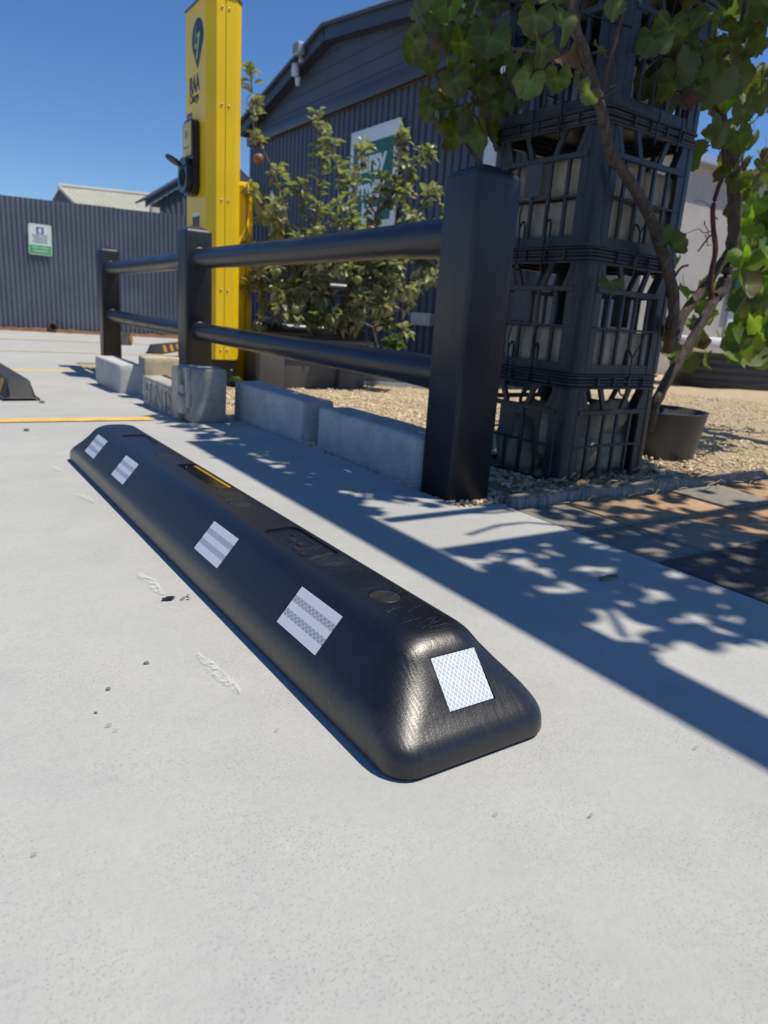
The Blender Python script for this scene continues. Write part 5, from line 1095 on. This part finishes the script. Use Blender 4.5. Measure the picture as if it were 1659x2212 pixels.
# gable infill: wide horizontal boards above the lintel
bm = bmesh.new(); zlv = [3.13, 3.30, 3.47, 3.64, 3.81, 3.98]
for i, z in enumerate(zlv):
    z2 = min(z+.168, ZA-.02)
    yl = max(4.5, YM-(ZA-z-.05)/(ZA-3.37)*(YM-4.0)) if z > 3.37 else YA
    yr = min(YB, YM+(ZA-z-.05)/(ZA-3.37)*(YB-YM)) if z > 3.37 else YB
    me = box_me('gable_board', (XW-.02-.012*(0), yl, z+.002), (XW+.03, yr, z2), 'shed_steel', .004, 1); obj('gable_board', me, sh)
bm.free()
obj('lintel', box_me('lintel', (XW-.07, YA-.05, 3.05), (XW+.02, YB+.02, 3.215), 'shed_trim', .006), sh)
obj('lintel_edge', box_me('lintel_edge', (XW-.02, YA-.05, 3.036), (XW-.002, YB+.02, 3.048), 'rust', .003), sh)
def slope_box(nm, ya, za, yb, zb_, x0_, x1_, th, mat):
    bm = bmesh.new(); d = Vector((0, yb-ya, zb_-za)).normalized(); n = Vector((0, -d.z, d.y)); n = n if n.z > 0 else -n; vs = []
    for x in (x0_, x1_):
        for yy, zz in ((ya, za), (yb, zb_)):
            for q in (0, th): vs.append(bm.verts.new((x, yy+n.y*q, zz+n.z*q)))
    for f in ((0, 1, 3, 2), (4, 6, 7, 5), (0, 4, 5, 1), (2, 3, 7, 6), (0, 2, 6, 4), (1, 5, 7, 3)): bm.faces.new([vs[i] for i in f])
    bmesh.ops.recalc_face_normals(bm, faces=bm.faces); return obj(nm, bm_mesh(bm, nm, mat), sh)
for (ya, za, yb, zb_) in ((YM, ZA-.12, YB+.12, roofz(YB)-.16), (4.0, 3.37-.14, YM, ZA-.12)):
    slope_box('barge_board', ya, za, yb, zb_, XW-.16, XW-.12, .15, 'shed_trim'); slope_box('roof', ya, za+.152, yb, zb_+.152, XW-.20, XW+1.5, .03, 'shed_steel'); slope_box('flashing', ya, za+.186, yb, zb_+.186, XW-.21, XW-.05, .012, 'zinc')
    slope_box('soffit', ya, za-.006, yb, zb_-.006, XW-.12, XW+.0, .004, 'shed_trim')
obj('end_wall', box_me('end_wall', (XW+.02, YB-.06, -.1), (XW+1.5, YB, 3.4), 'shed_steel'), sh); obj('end_wall', box_me('end_wall', (XW+.02, YA, -.1), (XW+1.5, YA+.06, 3.35), 'shed_steel'), sh)
obj('girt_line', box_me('girt_line', (XW-.010, YA+.2, 1.515), (XW-.004, 7.55, 1.535), 'rust'), sh)
obj('corner_trim', box_me('corner_trim', (XW-.03, YA-.06, -.1), (XW+.08, YA+.02, 3.05), 'shed_trim', .004), sh); obj('door_trim', box_me('door_trim', (XW-.03, 8.02, -.1), (XW-.004, 8.10, 1.2), 'shed_trim', .004), sh)
lg = thing('flood_light', 'small white flood light bracketed under the shed gable peak', 'light', (XW-.18, 10.02, 3.83))
obj('head', box_me('head', (-.10, -.06, .02), (.0, .12, .17), 'zinc', .012), lg); obj('lens', box_me('lens', (-.106, -.045, .035), (-.1005, .105, .155), 'unit_grey'), lg); obj('sensor', lathe_me('sensor', [(.05, 0), (.055, .03), (.05, .15), (.0005, .16)], 'white_wall', 16), lg, (-.03, .16, -.20)); obj('bracket', box_me('bracket', (-.03, .02, -.06), (.06, .06, .02), 'zinc', .005), lg)
obj('hood', lathe_me('hood', [(.03, -.10), (.035, -.05), (.04, 0), (.0005, .004)], 'white_wall', 12), lg, (.0, .13, -.22))
sg = thing('shop_sign', 'white framed green sign with pale lettering on the dark shed wall', 'sign', (XW-.05, 8.22, 2.13))
obj('board', box_me('board', (0, -.57, -.59), (.025, .57, .59), 'sign_white', .004), sg); obj('green_field', box_me('green_field', (-.003, -.46, -.50), (0, .48, .42), 'sign_green'), sg)
for txt, sz, z in (('tarsy', .36, .20), ('mylk', .36, -.12), ('bar', .30, -.40)):
    me = text_me(txt, sz, 'sign_white', .001, .012, spacing=.92); o = obj('lettering', me, sg, (-.005, .02, z), (R(90), 0, R(-90)))
mb = thing('meter_box', 'small pale metal box with a latch on the shed wall beside the tall post', 'box', (XW-.10, 6.9, .48))
obj('case', box_me('case', (0, -.19, -.06), (.09, .19, .08), 'beige_wall', .005), mb); obj('latch', box_me('latch', (-.012, -.12, -.03), (-.001, -.095, .07), 'zinc', .002), mb)

# ================================================================== corrugated back fence and what stands behind it
bf = thing('corrugated_fence', 'blue grey corrugated steel fence at the back of the yard', 'fence', (0, 0, 0))
F0, F1 = Vector((-3.2, 12.4, 0)), Vector((4.95, 11.02, 0)); fd = (F1-F0).normalized(); fn = Vector((fd.y, -fd.x, 0)); FL = (F1-F0).length
def corr(name, s0, s1, z0, z1a, z1b):
    bm = bmesh.new(); pit, amp, k = .063, .010, 6; n = int((s1-s0)/pit*k); A, B = [], []
    for i in range(n+1):
        s = s0+(s1-s0)*i/n; p = F0+fd*s+fn*(amp*math.sin(2*math.pi*s/pit)); A.append(bm.verts.new((p.x, p.y, z0))); B.append(bm.verts.new((p.x, p.y, z1a+(z1b-z1a)*(s-s0)/(s1-s0))))
    for i in range(n): bm.faces.new((A[i], A[i+1], B[i+1], B[i]))
    return bm_mesh(bm, name, 'fence_steel', smooth=True)
step = .732*2; s = 0; i = 0
while s < FL-.01:
    e = min(s+step, FL); o = obj('sheet', corr('sheet', s, e+.03, -.035, 1.735, 1.74), bf); o.location = fn*(.002*(i % 2)); s = e; i += 1
obj('top_rail', tube_me('top_rail', [F0-fn*.06+Vector((0, 0, 1.5)), F1-fn*.06+Vector((0, 0, 1.5))], .03, 'fence_steel', 6), bf)
sc_me = lathe_me('screw', [(.010, 0), (.008, .006), (.0005, .008)], 'fence_steel', 8)
for zz in (1.30, .42):
    k = 0
    while k < 34:
        p = F0+fd*(.09+k*.244)+fn*.018; obj('screw', sc_me, bf, (p.x, p.y, zz+.0), (R(90), 0, math.atan2(fd.y, fd.x))); k += 1
bm = bmesh.new(); r5 = random.Random(6)      # rusty debris and soil banked against the fence foot
n = 90; prev = None
for i in range(n+1):
    p = F0+fd*(FL*.93*i/n)+fn*.02; hh = .035+.045*r5.random()*(.5+.5*abs(mnoise.noise(Vector((i*.3, 0, 0))))) ; ww = .07+.06*r5.random()
    row = [bm.verts.new(q) for q in (p+Vector((0, 0, -.06)), p+Vector((0, 0, -.05+hh)), p+fn*ww*.5+Vector((0, 0, -.05+hh*.8)), p+fn*ww+Vector((0, 0, -.054)))]
    if prev:
        for k in range(3): bm.faces.new((prev[k], row[k], row[k+1], prev[k+1]))
    prev = row
tag(obj('rust_debris', bm_mesh(bm, 'rust_debris', 'rust')), 'rusty leaf litter banked along the foot of the corrugated fence', 'litter', kind='stuff')
p = F0+fd*4.98+fn*.03; o = obj('drain_pipe', lathe_me('drain_pipe', [(.055, -.06), (.06, 0), (.06, .09), (.047, .09), (.045, -.05)], 'rust', 18, True), None, (p.x, p.y, .035), (R(90), 0, math.atan2(fd.y, fd.x))); tag(o, 'rusty drain pipe mouth at the foot of the corrugated fence', 'pipe')
ps = thing('parking_sign', 'white and green electric vehicle parking sign on the corrugated fence', 'sign')
c = F0+fd*4.88; sp_ = c+fn*.022; ps.location = (sp_.x, sp_.y, 1.205); ps.rotation_euler = (R(0), R(1.2), math.atan2(fd.y, fd.x))
def sgn(nm, pts, z0, z1, mat): me = prism_me(nm, pts, z0, z1, mat); o = obj(nm, me, ps); o.rotation_euler = (R(90), 0, 0); return o
W2, H2 = .148, .205
sgn('plate', rounded_rect(W2, H2, .026, 5), 0, .004, 'sign_pale'); sgn('border', rounded_rect(W2-.012, H2-.012, .016, 5), .004, .0052, 'sign_white'); sgn('green_panel', [(-W2+.013, -H2+.016), (W2-.013, -H2+.016), (W2-.013, -.075), (-W2+.013, -.075)], .0052, .0062, 'sign_lime'); sgn('blue_symbol', rr(-.047, .08, .047, .165, .006), .0052, .0062, 'sign_blue')
sgn('pump_mark', rr(-.022, .088, .012, .152, .003), .0062, .0070, 'sign_white'); sgn('pump_mark', rr(.014, .095, .026, .14, .002), .0062, .0070, 'sign_white')
for txt, sz, z, m_ in (('ELECTRIC', .046, .052, 'sign_text'), ('VEHICLE', .046, .010, 'sign_text'), ('PARKING', .046, -.033, 'sign_text'), ('ONLY WHILE', .036, -.108, 'sign_white'), ('CHARGING', .040, -.152, 'sign_white')):
    obj('lettering', text_me(txt, sz, m_, .0004, .0006), ps, (0, -.0068, z), (R(90), 0, 0))
for x, z in ((-.11, .185), (.11, .185), (0, -.188)): obj('screw', lathe_me('screw', [(.006, 0), (.005, .004), (.0004, .005)], 'bolt_steel', 8), ps, (x, -.004, z), (R(90), 0, 0))

ho = thing('house_roof', 'house with a cream corrugated gable roof beyond the fence', 'house', (0, 0, 0))
def quad(nm, pts, mat, par, th=.0):
    bm = bmesh.new(); pts = [Vector(p) for p in pts]; n = (pts[1]-pts[0]).cross(pts[2]-pts[0]).normalized()
    a = [bm.verts.new(p) for p in pts]
    if not th: bm.faces.new(a)
    else:
        b = [bm.verts.new(p-n*th) for p in pts]; k = len(a); bm.faces.new(a); bm.faces.new(b[::-1])
        for i in range(k): bm.faces.new((a[i], b[i], b[(i+1) % k], a[(i+1) % k]))
        bmesh.ops.recalc_face_normals(bm, faces=bm.faces)
    return obj(nm, bm_mesh(bm, nm, mat), par)
def roof_sheet(nm, a, b, c, d, mat, par, nr=26):
    """ribbed roof between ridge a-b and eave d-c"""
    a, b, c, d = map(Vector, (a, b, c, d)); bm = bmesh.new(); nrm = (b-a).cross(d-a).normalized(); nrm = nrm if nrm.z > 0 else -nrm; P = []
    for i in range(nr*2+1):
        t = i/(nr*2); o_ = nrm*(.02 if i % 2 else 0); P.append((bm.verts.new(a.lerp(b, t)+o_), bm.verts.new(d.lerp(c, t)+o_)))
    for q, s in zip(P, P[1:]): bm.faces.new((q[0], s[0], s[1], q[1]))
    return obj(nm, bm_mesh(bm, nm, mat), par)
roof_sheet('roof', (3.05, 18.6, 2.80), (5.3, 18.2, 2.84), (5.4, 16.6, 2.30), (3.15, 17.0, 2.28), 'cream_roof', ho); roof_sheet('roof', (5.3, 18.2, 2.84), (3.05, 18.6, 2.80), (2.9, 20.2, 2.28), (5.2, 19.8, 2.28), 'cream_roof', ho)
quad('gable_wall', [(3.07, 18.58, 2.76), (3.16, 17.05, 2.26), (3.16, 17.05, -.3), (2.92, 20.1, -.3), (2.92, 20.1, 2.26)], 'planter_grey', ho); quad('wall', [(3.16, 17.05, 2.27), (5.4, 16.65, 2.27), (5.4, 16.65, -.3), (3.16, 17.05, -.3)], 'beige_wall', ho)
tube_o = obj('ridge_cap', tube_me('ridge_cap', [(3.03, 18.6, 2.82), (5.3, 18.2, 2.86)], .05, 'cream_roof', 8), ho); obj('barge', tube_me('barge', [(3.03, 18.6, 2.80), (3.12, 16.98, 2.27)], .04, 'cream_roof', 6), ho)
s2 = thing('neighbour_shed', 'dark blue grey shed with a sloping gable seen past the charging pillar', 'shed', (0, 0, 0))
def sb(nm, pts, mat, th=.0): return quad(nm, pts, mat, s2, th)
n_rib = 26; bm = bmesh.new(); P = []
for i in range(n_rib*2+1):
    t = i/(n_rib*2); x = 3.80+t*2.6; dd = .03 if i % 2 else 0; zt_ = 2.14+min(t, 1-t)*2*.9; P.append((bm.verts.new((x, 14.0+dd, -.3)), bm.verts.new((x, 14.0+dd, zt_))))
for q, s in zip(P, P[1:]): bm.faces.new((q[0], s[0], s[1], q[1]))
obj('wall', bm_mesh(bm, 'wall', 'fence_steel'), s2)
sb('barge_board', [(3.70, 13.93, 2.08), (5.10, 13.93, 3.05), (5.10, 13.93, 3.19), (3.70, 13.93, 2.22)], 'fence_steel', .04); sb('barge_board', [(6.5, 13.93, 2.08), (5.10, 13.93, 3.05), (5.10, 13.93, 3.19), (6.5, 13.93, 2.22)], 'fence_steel', .04)
sb('roof', [(3.68, 13.9, 2.225), (5.10, 13.9, 3.20), (5.10, 14.6, 3.20), (3.68, 14.6, 2.225)], 'shed_steel', .03); sb('roof', [(6.52, 13.9, 2.225), (5.10, 13.9, 3.20), (5.10, 14.6, 3.20), (6.52, 14.6, 2.225)], 'shed_steel', .03)
obj('lintel', box_me('lintel', (3.95, 13.88, 1.90), (6.3, 13.98, 2.02), 'rust', .006), s2); obj('corner_post', box_me('corner_post', (3.78, 13.86, -.3), (3.93, 13.99, 2.10), 'beige_wall', .005), s2); obj('opening', box_me('opening', (3.97, 13.9, .2), (6.2, 13.985, 1.89), 'hole_black'), s2)

# ================================================================== right side: neighbouring building, sign, raised bed
nb = thing('beige_building', 'pale rendered building wall behind the vine at the right', 'building', (0, 0, 0))
obj('wall', box_me('wall', (6.4, 7.4, -.3), (6.7, 12.0, 3.0), 'beige_wall'), nb); obj('wall', box_me('wall', (6.7, 7.4, -.3), (19, 7.7, 3.0), 'beige_wall'), nb); obj('lower_panel', box_me('lower_panel', (11.6, 7.36, -.3), (19, 7.395, 1.15), 'white_wall'), nb); obj('gutter', box_me('gutter', (6.3, 7.25, 3.0), (19, 7.45, 3.12), 'zinc', .01), nb)
gs = thing('green_sign', 'dark green sign with white numerals half hidden by vine leaves at the right edge', 'sign', (12.3, 7.30, 1.85))
obj('board', box_me('board', (-.75, 0, -.8), (1.5, .04, .75), 'sign_green', .005), gs)
for txt, sz, z, x in (('30a', .62, .05, .35), ('milk', .26, -.5, .3)): obj('lettering', text_me(txt, sz, 'white_print', .001, .006), gs, (x, -.003, z), (R(90), 0, 0))
wp = thing('white_column', 'white painted column beside the shed, seen left of the crates', 'column', (0, 0, 0))
obj('shaft', box_me('shaft', (4.86, 5.72, -.1), (4.96, 5.98, 2.9), 'white_wall', .01), wp); obj('downpipe', tube_me('downpipe', [(4.80, 5.50, -.1), (4.80, 5.50, 2.8)], .045, 'white_wall', 12), wp); obj('capital', box_me('capital', (4.83, 5.66, 2.9), (4.99, 6.04, 2.98), 'white_wall', .01), wp)
rb = thing('raised_bed', 'oval corrugated dark raised garden bed with a pale metal rim', 'garden bed', (10.05, 5.55, -.02))
def oval(rx, ry, n=64): return [(rx*math.cos(2*math.pi*k/n), ry*math.sin(2*math.pi*k/n)) for k in range(n)]
bm = bmesh.new(); prv = None; zz = -.12; lv = []
while zz < .34: lv += [(zz, 0), (zz+.022, .014), (zz+.044, .014), (zz+.066, 0)]; zz += .088
for z, d in lv:
    ring = [bm.verts.new((x*(1+d/2.2), y*(1+d/1.2), z)) for x, y in oval(2.0, .85)]
    if prv:
        for k in range(64): bm.faces.new((prv[k], prv[(k+1) % 64], ring[(k+1) % 64], ring[k]))
    prv = ring
obj('wall', bm_mesh(bm, 'wall', 'bed_dark', sharp=R(50)), rb)
bm = bmesh.new(); sec = [(.0, .350), (.035, .355), (.055, .42), (.04, .51), (-.02, .53), (-.06, .49), (-.05, .350)]; rings = [[bm.verts.new((x*(1+a/2.2), y*(1+a/1.2), z)) for x, y in oval(2.03, .88)] for a, z in sec]
for q, s in zip(rings, rings[1:]+rings[:1]):
    for k in range(64): bm.faces.new((q[k], q[(k+1) % 64], s[(k+1) % 64], s[k]))
bmesh.ops.recalc_face_normals(bm, faces=bm.faces); obj('rim', bm_mesh(bm, 'rim', 'white_wall', smooth=True), rb)
bm = bmesh.new(); poly_prism(bm, oval(1.95, .8), .30, .36); obj('soil', bm_mesh(bm, 'soil', 'dirt'), rb)
for i in range(4):
    q = random.Random(50+i); x, y = 8.6+i*.55, 5.5+q.uniform(-.3, .2)
    t = thing('strap_plant', ['spiky green plant nearest the vine in the raised bed', 'second spiky plant in the raised bed', 'third spiky plant in the raised bed', 'spiky plant at the right end of the raised bed'][i], 'plant', (x, y, .36), 0, 'spiky plants in the raised bed')
    for k in range(9):
        a = q.uniform(0, 6.28); L_ = q.uniform(.25, .5); me = bpy.data.meshes.new('blade'); dx, dy = math.cos(a), math.sin(a); wv = (-dy*.012, dx*.012)
        me.from_pydata([(-wv[0], -wv[1], 0), (wv[0], wv[1], 0), (dx*L_*.3+wv[0], dy*L_*.3+wv[1], L_*.6), (dx*L_*.3-wv[0], dy*L_*.3-wv[1], L_*.6), (dx*L_*.75, dy*L_*.75, L_*.72)], [], [(0, 1, 2, 3), (3, 2, 4)]); me.materials.append(MATS['herb_leaf']); obj('blade', me, t)
